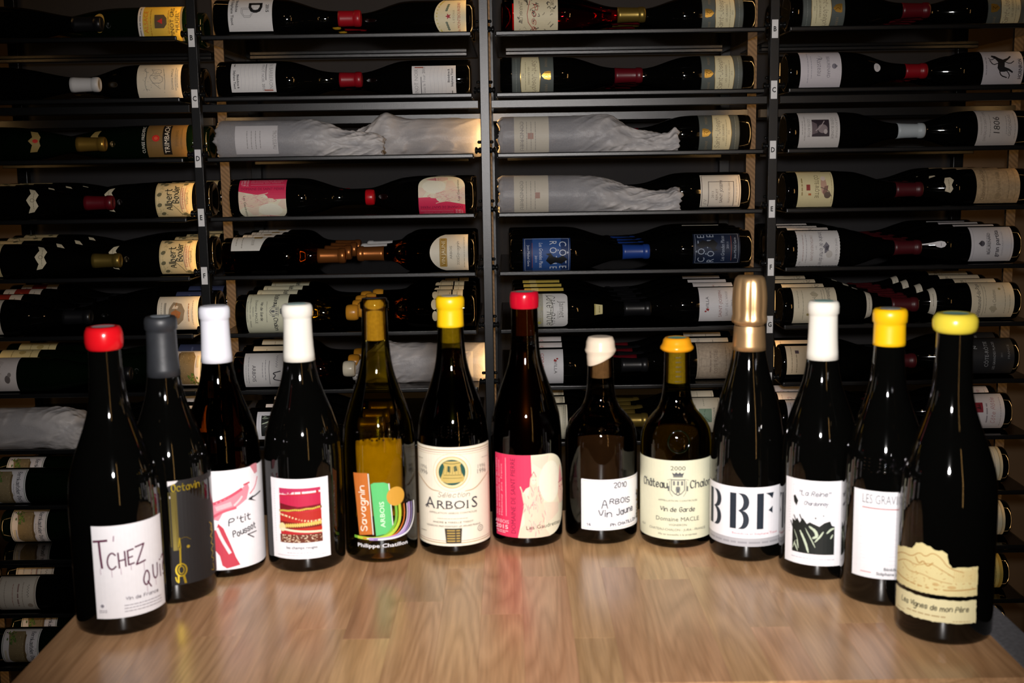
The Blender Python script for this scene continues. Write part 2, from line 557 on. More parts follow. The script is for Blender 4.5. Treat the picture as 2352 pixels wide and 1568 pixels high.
class Lab:
    """a printed label laid flat: millimetres, origin at its centre, u to the right, v up"""
    def __init__(s, w, h, bg='efeae2', shape=None, corner=0.0, stock=None):
        s.w, s.h = w, h
        s.items = []     # verts, faces, colour, layer, dice
        s.layer = 0
        s.stock = stock or PAPER
        if bg:
            if shape is None:
                if corner:
                    shape = []
                    for cx, cy, a0 in ((w / 2 - corner, h / 2 - corner, 0), (-w / 2 + corner, h / 2 - corner, 90), (-w / 2 + corner, -h / 2 + corner, 180), (w / 2 - corner, -h / 2 + corner, 270)):
                        for k in range(7):
                            a = math.radians(a0 + 15 * k)
                            shape.append((cx + corner * math.cos(a), cy + corner * math.sin(a)))
                else:
                    shape = [(-w / 2, -h / 2), (w / 2, -h / 2), (w / 2, h / 2), (-w / 2, h / 2)]
            s.poly(shape, bg)
    def _add(s, v, f, col, dice):
        s.items.append((v, f, col, s.layer, dice))
    def up(s, n=1):
        s.layer += n
        return s
    def poly(s, pts, col, up=1):
        pts = [tuple(p) for p in pts]
        tri = tessellate_polygon([[Vector((p[0], p[1], 0)) for p in pts]])
        s._add(pts, [tuple(t) for t in tri], col, True)
        s.layer += up
        return s
    def rect(s, u0, v0, u1, v1, col, up=1):
        return s.poly([(u0, v0), (u1, v0), (u1, v1), (u0, v1)], col, up)
    def ell(s, u, v, ru, rv, col, n=28, up=1, rot=0):
        c, d = math.cos(math.radians(rot)), math.sin(math.radians(rot))
        pts = []
        for i in range(n):
            x, y = ru * math.cos(2 * PI * i / n), rv * math.sin(2 * PI * i / n)
            pts.append((u + x * c - y * d, v + x * d + y * c))
        return s.poly(pts, col, up)
    def ring(s, u, v, r, wd, col, n=36, up=1, rv=None):
        rv = rv or r
        V, F = [], []
        for i in range(n):
            a = 2 * PI * i / n
            V += [(u + (r - wd / 2) * math.cos(a), v + (rv - wd / 2) * math.sin(a)), (u + (r + wd / 2) * math.cos(a), v + (rv + wd / 2) * math.sin(a))]
        for i in range(n):
            j = (i + 1) % n
            F.append((2 * i, 2 * i + 1, 2 * j + 1, 2 * j))
        s._add(V, F, col, False)
        s.layer += up
        return s
    def line(s, pts, wd, col, up=1, smooth=0, nib=None, taper=False):
        if smooth:
            pts = chaikin(pts, smooth)
        q = [pts[0]]
        for a, b in zip(pts, pts[1:]):          # keep pieces short enough to bend round the glass
            d = math.hypot(b[0] - a[0], b[1] - a[1])
            n = max(1, int(d / 4.0))
            for k in range(1, n + 1):
                q.append((a[0] + (b[0] - a[0]) * k / n, a[1] + (b[1] - a[1]) * k / n))
        V, F = [], []
        N = len(q) - 1
        for i, (a, b) in enumerate(zip(q, q[1:])):
            dx, dy = b[0] - a[0], b[1] - a[1]
            d = math.hypot(dx, dy) or 1
            dx, dy = dx / d, dy / d
            w = wd * (0.35 + 0.65 * math.sin(PI * (i + 0.5) / N)) if taper else wd
            if nib is None:
                nx, ny = -dy * w / 2, dx * w / 2
            else:
                t = abs(-dy * math.cos(nib) + dx * math.sin(nib))
                ww = w * (0.30 + 0.70 * t)
                nx, ny = -dy * ww / 2, dx * ww / 2
            e = wd * 0.28
            k = len(V)
            V += [(a[0] - dx * e + nx, a[1] - dy * e + ny), (a[0] - dx * e - nx, a[1] - dy * e - ny), (b[0] + dx * e - nx, b[1] + dy * e - ny), (b[0] + dx * e + nx, b[1] + dy * e + ny)]
            F.append((k, k + 1, k + 2, k + 3))
        s._add(V, F, col, False)
        s.layer += up
        return s
    def frame(s, u0, v0, u1, v1, wd, col, up=1):
        return s.line([(u0, v0), (u1, v0), (u1, v1), (u0, v1), (u0, v0)], wd, col, up)
    def text(s, t, u, v, cap, col, align='C', sx=1.0, shear=0.0, rot=0, bold=0.0, up=1, width=None):
        vs, fs = font_mesh(t, bold)
        if not vs:
            return s
        k = cap / CAP
        x0, x1 = min(p[0] for p in vs), max(p[0] for p in vs)
        if width:
            sx = width / ((x1 - x0) * k)
        off = {'C': (x0 + x1) / 2, 'L': x0, 'R': x1}[align]
        c, d = math.cos(math.radians(rot)), math.sin(math.radians(rot))
        V = []
        for x, y in vs:
            X, Y = (x - off + shear * y) * k * sx, y * k
            V.append((u + X * c - Y * d, v + X * d + Y * c))
        s._add(V, fs, col, cap > 9)
        s.layer += up
        return s
    def hand(s, t, u, v, cap, col, wd=0.5, align='C', sx=1.0, shear=0.0, rot=0, nib=None, jit=0.0, width=None, smooth=2, up=1):
        """handwriting and lettering drawn stroke by stroke"""
        k = cap / 6.0
        x = 0.0
        strokes = []
        rnd = random.Random(t)
        for ch in t:
            if ch == ' ':
                x += 3.2
                continue
            g, w = _glyph(ch)
            dy = rnd.uniform(-jit, jit)
            for st in g:
                if len(st) > 1:
                    strokes.append([(x + p[0], p[1] + dy) for p in st])
            x += w + 1.5
        if not strokes:
            return s
        W = x - 1.5
        if width:
            sx = width / (W * k)
        off = {'C': W / 2, 'L': 0, 'R': W}[align]
        c, d = math.cos(math.radians(rot)), math.sin(math.radians(rot))
        for st in strokes:
            q = chaikin(st, smooth) if len(st) > 2 and smooth else st
            P = []
            for a, b in q:
                X, Y = (a - off + shear * b) * k * sx, b * k
                P.append((u + X * c - Y * d, v + X * d + Y * c))
            s.line(P, wd, col, up=0, nib=nib)
        s.layer += up
        return s
    def fine(s, u0, u1, v, h, col, seed=0, rot=0, up=0):
        """a line of print too small to read: words as short bars"""
        rnd = random.Random(seed * 31 + int(v * 10))
        x = u0
        while x < u1 - h:
            w = min(rnd.uniform(2.0, 6.0) * h, u1 - x)
            a, b = (x, v - h / 2), (x + w, v + h / 2)
            if rot:
                s.poly([(a[1] * -1 if 0 else -a[1], a[0]), (-a[1], b[0]), (-b[1], b[0]), (-b[1], a[0])], col, 0)
            else:
                s.rect(a[0], a[1], b[0], b[1], col, 0)
            x += w + h * 0.8
        s.layer += up
        return s
    def mesh(s, bt, zc, az=0.0, eps=0.00010, base=0.00025, name='label', vdice=False):
        """wrap the flat label round the bottle: zc = height of its centre, az = turn of its centre (degrees, 0 = towards -Y)"""
        V, F, C, MI = [], [], [], []
        mats = [s.stock, FOILP]
        az = math.radians(az)
        R = bt.R * 1000
        for vs, fs, col, layer, dice in s.items:
            us = [p[0] for p in vs]
            if dice and (max(us) - min(us) > 5 or vdice):
                bm = bmesh.new()
                bv = [bm.verts.new((p[0], p[1], 0)) for p in vs]
                for t in fs:
                    try:
                        bm.faces.new([bv[i] for i in t])
                    except ValueError:
                        pass
                st = 4.0
                k = math.floor(min(us) / st) + 1
                while k * st < max(us):
                    bmesh.ops.bisect_plane(bm, geom=bm.verts[:] + bm.edges[:] + bm.faces[:], plane_co=(k * st, 0, 0), plane_no=(1, 0, 0))
                    k += 1
                if vdice:
                    ws = [p[1] for p in vs]
                    k = math.floor(min(ws) / 5) + 1
                    while k * 5 < max(ws):
                        bmesh.ops.bisect_plane(bm, geom=bm.verts[:] + bm.edges[:] + bm.faces[:], plane_co=(0, k * 5, 0), plane_no=(0, 1, 0))
                        k += 1
                bm.verts.index_update()
                vs = [(w.co.x, w.co.y) for w in bm.verts]
                fs = [tuple(w.index for w in fa.verts) for fa in bm.faces]
                bm.free()
            k0 = len(V)
            for u, v in vs:
                z = zc + v / 1000
                r = bt.r(z) + base + eps * layer
                a = az + u / R
                V.append((r * math.sin(a), -r * math.cos(a), z))
            foil = col[0] == 'g'
            rgb = lin(col[1:] if foil else col)
            for fa in fs:
                F.append(tuple(k0 + i for i in fa))
                C.append((rgb, len(fa)))
                MI.append(1 if foil else 0)
        me = bpy.data.meshes.new(name)
        me.from_pydata(V, [], F)
        for m in mats:
            me.materials.append(m)
        me.polygons.foreach_set('material_index', MI)
        # every printed face looks outwards
        at = me.color_attributes.new('ink', 'FLOAT_COLOR', 'CORNER')
        buf = []
        for rgb, n in C:
            buf += [rgb[0], rgb[1], rgb[2], 1.0] * n
        at.data.foreach_set('color', buf)
        me.update()
        return me

# ------------------------------------------------------------------ room shell
def struct(name, me):
    return link(name, me, kind='structure')
struct('floor', box_mesh('floor', -2.6, 2.6, -1.6, 3.4, -0.05, 0, mat('dark_floor_tiles', (0.05, 0.045, 0.04), 0.5, scale=8, var=0.3)))
struct('wall_back', box_mesh('wall_back', -2.6, 2.6, 3.26, 3.36, 0, 2.9, BROWNWALL))

# ------------------------------------------------------------------ wine rack
Y0 = 2.53                       # front face of the posts
ROWS = 'BCDEFGHIJKLM'
def row_z(i):
    return EYE + 0.246 - 0.1227 * i
rack = link('wine_rack', None, label='tall black metal wine rack of four open bays with lettered posts', category='rack')
rack.location = (-0.049, Y0, 0)
RZ = Matrix.Translation((0.049, -Y0, 0))
def rpart(name, me, parent=None, **p):
    me.transform(RZ)
    return link(name, me, parent or rack, **p)
def tag_letter(ch, x, z):
    """small white row tag stuck to the front of a post, letter printed on it"""
    me = box_mesh('row_tag', x - 0.0064, x + 0.0064, Y0 - 0.0012, Y0, z - 0.0185, z + 0.0185, TAGW)
    bm = bmesh.new()
    bm.from_mesh(me)
    vs, fs = font_mesh(ch, 0.03)
    k = 0.0098 / CAP
    xm = (min(v[0] for v in vs) + max(v[0] for v in vs)) / 2
    bv = [bm.verts.new((x + (a - xm) * k * 0.80, Y0 - 0.0014, z + (b - CAP / 2) * k)) for a, b in vs]
    for f in fs:
        fa = bm.faces.new([bv[i] for i in f])
        fa.material_index = 1
    bm.to_mesh(me)
    bm.free()
    me.materials.append(mat('tag_ink', (0.02, 0.02, 0.02), 0.6))
    return me
knob_pr = [(0, 0), (0.0062, 0), (0.0062, 0.004), (0.0046, 0.005), (0.0046, 0.0075), (0.0070, 0.0085), (0.0073, 0.0110), (0.0052, 0.0128), (0, 0.0134)]
pin_pr = [(0, 0), (0.0034, 0), (0.0034, 0.0055), (0.0022, 0.0075), (0, 0.008)]
KN = lathe_mesh('shelf_knob', knob_pr, KNOB, 16)
PN = lathe_mesh('shelf_pin', pin_pr, KNOB, 12)
for pi, x in enumerate(POST_X):
    post = rpart('post', box_mesh('post', x - 0.0095, x + 0.0095, Y0, Y0 + 0.022, 0, 2.15, BLACK_METAL, 0.0012))
    rpart('rear_post', box_mesh('rear_post', x - 0.0125, x + 0.0125, 3.10, 3.125, 0, 2.15, BLACK_METAL, 0.001))
    rpart('wood_strip', box_mesh('wood_strip', x - 0.0105, x + 0.0105, 2.762, 2.772, 0, 2.15, STRIP), label='hatched tan strip behind the post')
    for i, ch in enumerate(ROWS):
        z = row_z(i)
        for sgn in (-1, 1):
            if (pi == 0 and sgn < 0) or (pi == 4 and sgn > 0) or (i > 7 and 1 <= pi <= 3):
                continue
            for me, dz, dy in ((KN, 0.011, -0.004), (PN, 0.028, 0.006)):
                o = link(me.name, me, post)
                o.location = (x + sgn * 0.0093 + 0.049, dy + 0.006, z + dz)
                o.rotation_euler = (0, sgn * PI / 2, 0)
        if pi in (1, 3) and i < 8:
            rpart('row_tag', tag_letter(ch, x - 0.0004, z + 0.003), post, label='white tag printed ' + ch)
for b in range(4):
    xa, xb = POST_X[b] + 0.0095, POST_X[b + 1] - 0.0095
    for z in (EYE + 0.106, EYE - 0.873):
        if b in (1, 2) and z < EYE - 0.5:
            continue
        rpart('cross_beam', box_mesh('cross_beam', xa + 0.004, xb - 0.004, Y0 + 0.002, Y0 + 0.030, z - 0.0078, z + 0.0078, BLACK_METAL, 0.0008))
        rpart('cross_beam', box_mesh('cross_beam', xa + 0.004, xb - 0.004, Y0 + 0.20, Y0 + 0.30, z - 0.030, z - 0.012, BLACK_METAL, 0.0008))
        rpart('cross_beam', box_mesh('cross_beam', xa + 0.012, xb - 0.012, Y0 + 0.302, Y0 + 0.40, z - 0.030, z - 0.012, BLACK_METAL, 0.0008))
    # dark grey panel closing the bay at the back, below the top beam's edge
    rpart('back_panel', box_mesh('back_panel', POST_X[b], POST_X[b + 1], 3.13, 3.14, 0.0, 2.15, GREYPANEL))
rpart('top_rail', box_mesh('top_rail', POST_X[0], POST_X[4], Y0, Y0 + 0.03, 2.15, 2.17, BLACK_METAL, 0.001))
rpart('top_rail', box_mesh('top_rail', POST_X[0], POST_X[4], 3.10, 3.13, 2.15, 2.17, BLACK_METAL, 0.001))
for x in POST_X:
    rpart('side_rail', box_mesh('side_rail', x - 0.008, x + 0.008, Y0 + 0.022, 3.10, 2.10, 2.12, BLACK_METAL))

BAYN = ('leftmost bay', 'second bay', 'third bay', 'rightmost bay')
SH_X0, SH_X1 = 0.0245, 0.5755
me_front = box_mesh('front_lip', SH_X0, SH_X1, -0.006, 0.001, -0.0048, 0.0048, BLACK_METAL, 0.0022, 3)
me_rear = box_mesh('rear_bar', SH_X0 + 0.020, SH_X1 - 0.022, 0.37, 0.40, -0.013, -0.0055, BLACK_METAL, 0.001)
me_panel = box_mesh('panel', SH_X0 + 0.0031, SH_X1 - 0.0031, 0.0012, 0.53, -0.0052, -0.0028, SMOKE)
me_rail = box_mesh('side_rail', 0, 0.003, 0.0012, 0.53, -0.0048, -0.0028, BLACK_METAL)
for b in range(4):
    for i, ch in enumerate(ROWS):
        if b in (1, 2) and i > 7:
            continue
        s = link('rack_shelf', None, label=f'thin black rack shelf of row {ch} in the {BAYN[b]}', category='shelf', group='shelves of the wine rack')
        s.location = (POST_X[b] + 0.0, Y0 - 0.022, row_z(i))
        link('front_lip', me_front, s)
        link('rear_bar', me_rear, s)
        link('panel', me_panel, s, label='smoked clear panel')
        for xo in (SH_X0, SH_X1 - 0.003):
            r = link('side_rail', me_rail, s)
            r.location = (xo, 0, 0)

# ------------------------------------------------------------------ table
table = link('table', None, label='oiled oak table of edge-glued staves carrying the thirteen bottles', category='table')
table.location = (0, 1.237, 0)
TX0, TX1, TY0, TY1 = -0.447, 0.447, 0.980, 1.494
edges = [-.447, -.402, -.352, -.309, -.265, -.214, -.166, -.121, -.075, -.035, .007, .055, .094, .133, .187, .226, .265, .312, .357, .404, .447]
rng = random.Random(11)
for a, b in zip(edges, edges[1:]):
    y = TY0
    first = True
    while y < TY1 - 1e-4:
        ln = rng.uniform(0.10, 0.30) if first else rng.uniform(0.22, 0.40)
        y2 = min(TY1, y + ln)
        if TY1 - y2 < 0.06:
            y2 = TY1
        dz = rng.uniform(-0.00008, 0.0)
        me = box_mesh('stave', a + 0.00004, b - 0.00004, y + 0.00004 - 1.237, y2 - 0.00004 - 1.237, TOP - 0.035, TOP + dz, OAK, 0.00010, 1)
        link('stave', me, table)
        y = y2
        first = False
AP = mat('oak_apron', (0.40, 0.25, 0.13), 0.45, scale=20)
link('apron', box_mesh('apron', TX0 + .03, TX1 - .03, -0.225, -0.205, TOP - .115, TOP - .0352, AP), table)
link('apron', box_mesh('apron', TX0 + .03, TX1 - .03, 0.205, 0.225, TOP - .115, TOP - .0352, AP), table)
for x in (TX0 + .03, TX1 - .07):
    for y in (-0.2049, 0.165):
        link('leg', box_mesh('leg', x, x + .04, y, y + .04, 0, TOP - .0352, AP, .002), table)
# grey stone ledge along the right end of the table
ledge = link('stone_ledge', box_mesh('stone_ledge', .4478, .4815, .955, 1.53, 0, TOP - 0.0005, mat('speckled_grey_stone', (0.17, 0.17, 0.185), 0.6, scale=260, var=0.55, bump=0.2, bscale=500), 0.0015),
             label='narrow grey speckled stone ledge beside the table, past the rightmost bottle', category='ledge')
# ------------------------------------------------------------------ the thirteen bottles on the table
GROUP_T = 'wine bottles standing on the table'
def foil(name, hexs, rough=0.42, metal=0.0, bump=0.0):
    return mat(name, hexs, rough, metal, 0.5, var=0.06, scale=30, bump=bump, bscale=120)
def stand(bt, x, y, glass, label, seg=72):
    root = link('wine_bottle', None, label=label, category='bottle', group=GROUP_T)
    root.location = (x, y, TOP)
    link('glass', bt.mesh(glass, seg), root)
    return root
def cork_in(root, bt, z0, z1, marks=False):
    r = bt.rn - 0.0022
    me = lathe_mesh('cork', [(0, z0), (r, z0), (r, z1), (0, z1)], CORK, 24, False)
    link('cork', me, root)
def disc(root, bt, dz, hexs, r=0.0098):
    link('cap_disc', lathe_mesh('cap_disc', [(r, bt.H + dz), (r, bt.H + dz + 0.0006), (0, bt.H + dz + 0.0006)], foil('disc_' + hexs, hexs, 0.4), 28, False), root)
def paper(root, lab, bt, zc, az, name='label', **k):
    return link(name, lab.mesh(bt, zc / 1000, az, name=name, eps=0.00012, base=0.0003, **k), root)

# 1 - handwritten white label, red wax
b1 = Bottle('burgundy', .0436, .2955)
r1 = stand(b1, -.394, 1.1436, DARK, 'black bottle under red wax, white label with purple brush writing')
W_RED = foil('red_wax', 'd3121c', 0.22)
link('wax_seal', wax_mesh(b1, .2745, W_RED, .0030, seed=1), r1); disc(r1, b1, .0008, 'b9aeb0', .011)
l = Lab(77, 92.3, 'f5f3f7'); INK = '5c2140'
l.line([(-37, 31), (-24, 32)], 2.2, INK); l.line([(-31.5, 31), (-31, 18), (-30, 5)], 2.2, INK)
l.line([(-17.5, 36), (-18, 31)], 0.9, '8a5a78')
l.line([(-17, 17), (-20, 20), (-23.5, 17), (-25, 10), (-23, 4), (-20, 3), (-17, 6)], 1.5, INK, smooth=2)
l.line([(-14.6, 19), (-14, 4)], 1.5, INK); l.line([(-8.6, 20), (-8.2, 5)], 1.5, INK); l.line([(-14.4, 11), (-8.4, 12)], 1.4, INK)
l.line([(-.6, 21), (-6, 20), (-5.6, 6), (-.4, 7)], 1.5, INK); l.line([(-5.9, 13), (-1.6, 13.8)], 1.4, INK)
l.line([(1.4, 22.5), (10, 24), (1.6, 5), (10.6, 7)], 1.6, INK)
l.line([(8, -9), (11, -2.5), (14, -7), (13.6, -15), (10, -18.5), (7.4, -14), (8, -9)], 1.5, INK, smooth=2); l.line([(11.6, -14.5), (15.5, -21)], 1.4, INK)
l.line([(18.4, 0), (18.4, -11), (21, -15), (24.4, -12), (24.4, 0)], 1.5, INK, smooth=2); l.line([(28.4, -3), (28.8, -15)], 1.4, INK); l.ell(28.4, 2, .9, .9, INK)
l.line([(31, 3), (33.4, 6.5), (35.4, 2), (32.6, -5), (32.6, -10)], 1.4, INK, smooth=1); l.ell(32.7, -14, .9, .9, INK)
for u, v, n in ((-31, 5, 6), (-21, 3, 7), (-13, 4, 6), (-4, 6, 5), (10, -18, 7), (20, -15, 6), (8, 6, 9)):
    l.line([(u, v), (u + .2, v - n)], 0.45, 'b394a6')
l.hand('Vin de France', 6, -28, 3.2, '7a7684', .5)
for k, v in enumerate((-33, -36, -39)):
    l.fine(-12, 26, v, .7, 'a9a6b0', k)
l.ell(-31, -32, 1.6, 1.6, '8a8894'); l.fine(-34, -27, -36.5, .6, 'a9a6b0', 9); l.fine(-34, -27, -38.2, .6, 'a9a6b0', 8)
paper(r1, l, b1, 64.6, 37.5)

# 2 - charcoal label with gold, dark grey sleeve
b2 = Bottle('burgundy', .0422, .295)
r2 = stand(b2, -.3621, 1.2239, DARK, 'black bottle with dark grey capsule and charcoal label lettered in gold')
link('capsule', capsule_mesh(b2, .2335, mat('grey_scuffed_foil', '292b2f', .45, 0, .5, var=.35, scale=70, bump=.15, bscale=60)), r2); disc(r2, b2, .0004, '8a939c')
for a, z in ((0.1, .283), (-.5, .262), (.35, .284), (-.6, .244)):
    pass
l = Lab(83.7, 110.5, '211f20')
l.poly([(-41.8, 55.2), (-41.8, 50), (-39, 51), (-34, 52.5), (-31, 55.2)], 'd9d5d6'); l.poly([(-41.8, 40), (-41.8, 37), (-39.5, 37.5), (-40, 40)], 'cfcacb')
l.rect(-39.5, -18, -33.5, 44, 'g8d7f45'); l.rect(-41.8, -14, -40.6, 44, 'g6f6438')
l.hand('Octavin', -38, 44.5, 7.2, 'gd9bf35', 1.15, align='L', nib=math.radians(40), width=30)
l.line([(-33, -16), (-33.5, -34)], 1.6, 'gd9bf35'); l.line([(-34.5, -14), (-33, -5), (-32.4, -16)], 1.0, 'gd9bf35')
l.ring(-33, -39, 5.2, 1.5, 'gd9bf35', rv=6.5); l.ring(-33, -39, 2.6, 1.0, 'gd9bf35', rv=4); l.line([(-36, -45), (-36.5, -52)], 1.6, 'gd9bf35'); l.line([(-31, -45), (-29.5, -53)], 2.2, 'gd9bf35'); l.line([(-39, -46), (-38, -51)], .9, 'gd9bf35')
l.ell(-25, -15, 1.7, 1.7, 'ge2c84a', 8); l.line([(-33, -6), (-27, -4), (-22, -8)], .5, 'g9a8530', smooth=1)
l.line([(5.5 + 1.9 * math.sin(k * 1.25) * (1 + .5 * math.sin(k * .7)), -40 + k * 1.5) for k in range(30)], .8, 'gc9ad30', smooth=1); l.line([(3, -12), (8, -8), (5, 2)], .9, 'gc9ad30', smooth=1); l.line([(2, -48), (7, -50), (5, -42)], .9, 'gc9ad30', smooth=1)
paper(r2, l, b2, 75.8, 69)

# 3 - white label with red drawing, white sleeve
b3 = Bottle('burgundy', .0426, .2955)
AMBERDK = tinted('amber_brown_bottle_glass', (.24, .12, .02))
r3 = stand(b3, -.3255, 1.3013, AMBERDK, 'brown glass bottle with white capsule, white label with red and pink painting')
link('capsule', capsule_mesh(b3, .2345, foil('white_foil', 'e9eaf4', .4)), r3); disc(r3, b3, .0004, 'd6d8e2')
l = Lab(107.5, 111.5, 'f8f6fa')
def pp(x, y):      # measured on the photograph's label, turned into millimetres on the paper
    t = max(-.98, min(.98, (x - 1306) / 312))
    az_ = 14 + math.degrees(math.asin(t))
    yt = 102 - 75 * max(0, t) ** 2
    return (.0434 * math.radians(az_ - 30) * 1000, 55.7 - (y - yt) / 7.15)
P3 = lambda *a: [pp(*q) for q in a]
l.poly(P3((1150, 355), (1195, 372), (1330, 318), (1440, 250), (1488, 200), (1500, 240), (1478, 330), (1400, 395), (1290, 440), (1255, 500), (1190, 480)), 'e995a4')
l.line(P3((1195, 375), (1330, 320), (1440, 252)), 3.2, 'd8566e', smooth=1); l.line(P3((1210, 470), (1290, 425), (1390, 400)), 3, 'dd6176', smooth=1)
l.line(P3((1250, 400), (1300, 385), (1350, 370)), 5, 'f3bfc6', smooth=1); l.line(P3((1380, 380), (1420, 340), (1440, 310)), 2.2, 'f6d5d8', smooth=1)
l.poly(P3((1165, 590), (1235, 570), (1252, 520), (1290, 560), (1340, 700), (1372, 800), (1402, 862), (1300, 885), (1268, 860), (1252, 780), (1190, 690)), 'cd4355')
l.line(P3((1242, 560), (1270, 640), (1328, 760)), 3.4, 'f3e9ec', smooth=1)
l.poly(P3((1150, 375), (1200, 378), (1185, 440), (1212, 462), (1222, 520), (1208, 575), (1160, 575)), '27242a'); l.poly(P3((1160, 515), (1190, 525), (1165, 535)), 'f0eef2')
l.line(P3((1495, 325), (1535, 305), (1580, 270)), 1.6, '2e2d33', taper=False); l.poly(P3((1482, 335), (1520, 300), (1515, 330), (1545, 345)), '2a2a30')
l.line(P3((1500, 285), (1540, 230), (1560, 150)), 1.4, 'dd7a8a', smooth=1); l.poly(P3((1508, 62), (1545, 40), (1562, 40), (1560, 110), (1540, 125)), 'd68a94'); l.line(P3((1455, 215), (1495, 195)), 1.8, 'd0475c')
u, v = pp(1415, 520); l.hand("P'tit", u, v, 7.5, '26262e', 1.1, sx=1.15, rot=9, shear=.15, jit=.5)
u, v = pp(1450, 602); l.hand('Poussot', u, v, 7, '26262e', 1.05, sx=1.05, rot=13, shear=.15, jit=.5, width=27)
l.line(P3((1530, 590), (1465, 615), (1510, 640)), 1.1, '26262e')
paper(r3, l, b3, 65.3, 30)

# 4 - white label with a red picture, ivory sleeve
b4 = Bottle('burgundy', .0434, .2945)
r4 = stand(b4, -.2376, 1.3162, DARK, 'black bottle with tall ivory capsule and label picturing red rippled fields')
IVORY = foil('ivory_foil', 'ece9de', .42)
link('capsule', capsule_mesh(b4, .232, IVORY), r4); disc(r4, b4, .0004, 'a9c9c6')
l = Lab(70, 91, 'f6f4f8')
l.rect(-22, -26.5, 25, 35, 'c22b30')
l.poly([(-22, 35), (25, 35), (25, 31.5), (-5, 31), (-10, 28), (-22, 29)], 'c2305c', 0); l.line([(-22, 28.5), (0, 30), (25, 30.5)], 2.4, 'f2dfe3', smooth=1)
l.poly([(-22, 26.5), (25, 28.5), (25, 13), (-22, 10.5)], 'c4234a', 0); l.poly([(-22, 18), (0, 14), (25, 16), (25, 13), (-22, 10.5)], '8f1f22')
l.line([(-22, 9.2), (25, 12.5)], 2.6, '7a2a1c')
for k in range(22):
    l.ell(-21 + k * 2.1, 9.3 + k * .15 + .3 * math.sin(k), 1.0, 1.2, 'd9bf4e', 8, 0)
l.up()
l.poly([(-22, 6), (25, 9), (25, -3), (-22, -7)], 'b92a22', 0); l.line([(-22, 5.5), (-12, 3.5), (2, -1), (15, -3), (25, -2)], 2.0, 'ecd6a8', smooth=2); l.poly([(-22, -2), (10, -5), (25, -4), (25, -9), (-22, -12)], '7d1d16')
for k in range(16):
    l.ell(-14 + k * 2.5, -7.2 + k * .16, 1.3, 2.4, 'e2c465', 9, 0)
l.up(); l.ell(-19, -9, 4, 5, 'e9d9a0', 14)
l.line([(-20, -11), (0, -13.5), (25, -15)], 2.4, 'f0e0c0', smooth=1); l.poly([(-8, -10.5), (25, -9), (25, -13), (0, -12)], 'bd2a18')
l.rect(-22, -26.5, 25, -17, '6a3322')
rr = random.Random(4)
for k in range(95):
    l.ell(rr.uniform(-21, 24), rr.uniform(-25.8, -17.6), .75, .6, rr.choice(('d9bfa0', 'c9a585', 'e8d8bd')), 6, 0)
l.up()
l.text('les champs rouges', 2, -33.5, 3.1, '3a3648', bold=.01)
l.fine(-14, 16, -38, .7, 'b4b0bb', 1); l.fine(-26, 28, -41, .6, 'b9b6c0', 2)
for k in range(22):
    l.rect(-28, 33 - k * 2.8, -27, 34 - k * 2.8, 'd7d2da', 0)
paper(r4, l, b4, 61.5, 0)

# 5 - amber bottle printed directly on the glass
b5 = Bottle('burgundy', .0416, .2975, lip=.0018)
AMBER = tinted('amber_bottle_glass', (.82, .70, .22))
r5 = stand(b5, -.155, 1.3424, AMBER, 'amber bottle without capsule, orange and green stripes and swirl printed on glass')
cork_in(r5, b5, .250, .296)
l = Lab(120, 95, 'f0ead8'); paper(r5, l, b5, 78, 186, 'back_label')
# the wine inside
WINE5 = tinted('golden_wine', (.90, .88, .50), .2, 1.02)
link('wine', lathe_mesh('wine', [(0, .016)] + [(max(.004, b5.r(z) - .0028), z) for z in [.006 + k * .0095 for k in range(25)]] + [(0, .2345)], WINE5, 40), r5)
l = Lab(95, 92, None)
def q5(az_, z):
    return (.0416 * math.radians(az_ - 6) * 1000, z - 62)
l.poly([q5(-38, 104), q5(-13, 105), q5(-8, 34), q5(-30, 32)], 'c8702e'); l.line([q5(-11.5, 104), q5(-6.5, 34)], 1.2, 'e6e0d8')
l.poly([q5(-8, 92), q5(-3, 94), q5(12, 94), q5(19, 92), q5(24, 36), q5(-2, 32)], '5cc272'); l.line([q5(20, 92), q5(25, 36)], 1.2, 'dfe6df')
u, v = q5(-19, 38); l.hand('Savagnin', u + 2.2, v, 7.2, 'f6ead8', 1.5, rot=92, align='L', width=52, nib=math.radians(40))
u, v = q5(10, 42); l.text('ARBOIS', u + 2.0, v, 5, 'e4f2e0', 'L', rot=92, width=30)
for col, a0, a1, wd in (('77b53c', 30, 36, 3.0), ('b9cf3e', 36, 42, 3.4), ('d8742c', 44, 45, 1.4), ('e8dcea', 50, 53, 1.2), ('b59ad0', 54, 55, 3.2), ('8e7fb8', 60, 58, 1.6), ('e9e9ee', 66, 62, 2.0)):
    l.line([q5(a0, 66), q5(a0 + 1, 55), q5(a0 - 2, 44), q5(a0 - 14, 33), q5(a0 - 34, 29), q5(-38 + (a0 - 30) * 1.1, 30 - (a0 - 30) * .05)], wd, col, smooth=3)
l.ell(*q5(30, 77), 10.5, 11, 'd09b3a')
u, v = q5(8, 19); l.text('Philippe Chatillon', u, v, 4.2, 'ecebee', bold=.012, width=58)
paper(r5, l, b5, 62, 6, 'painted_print')

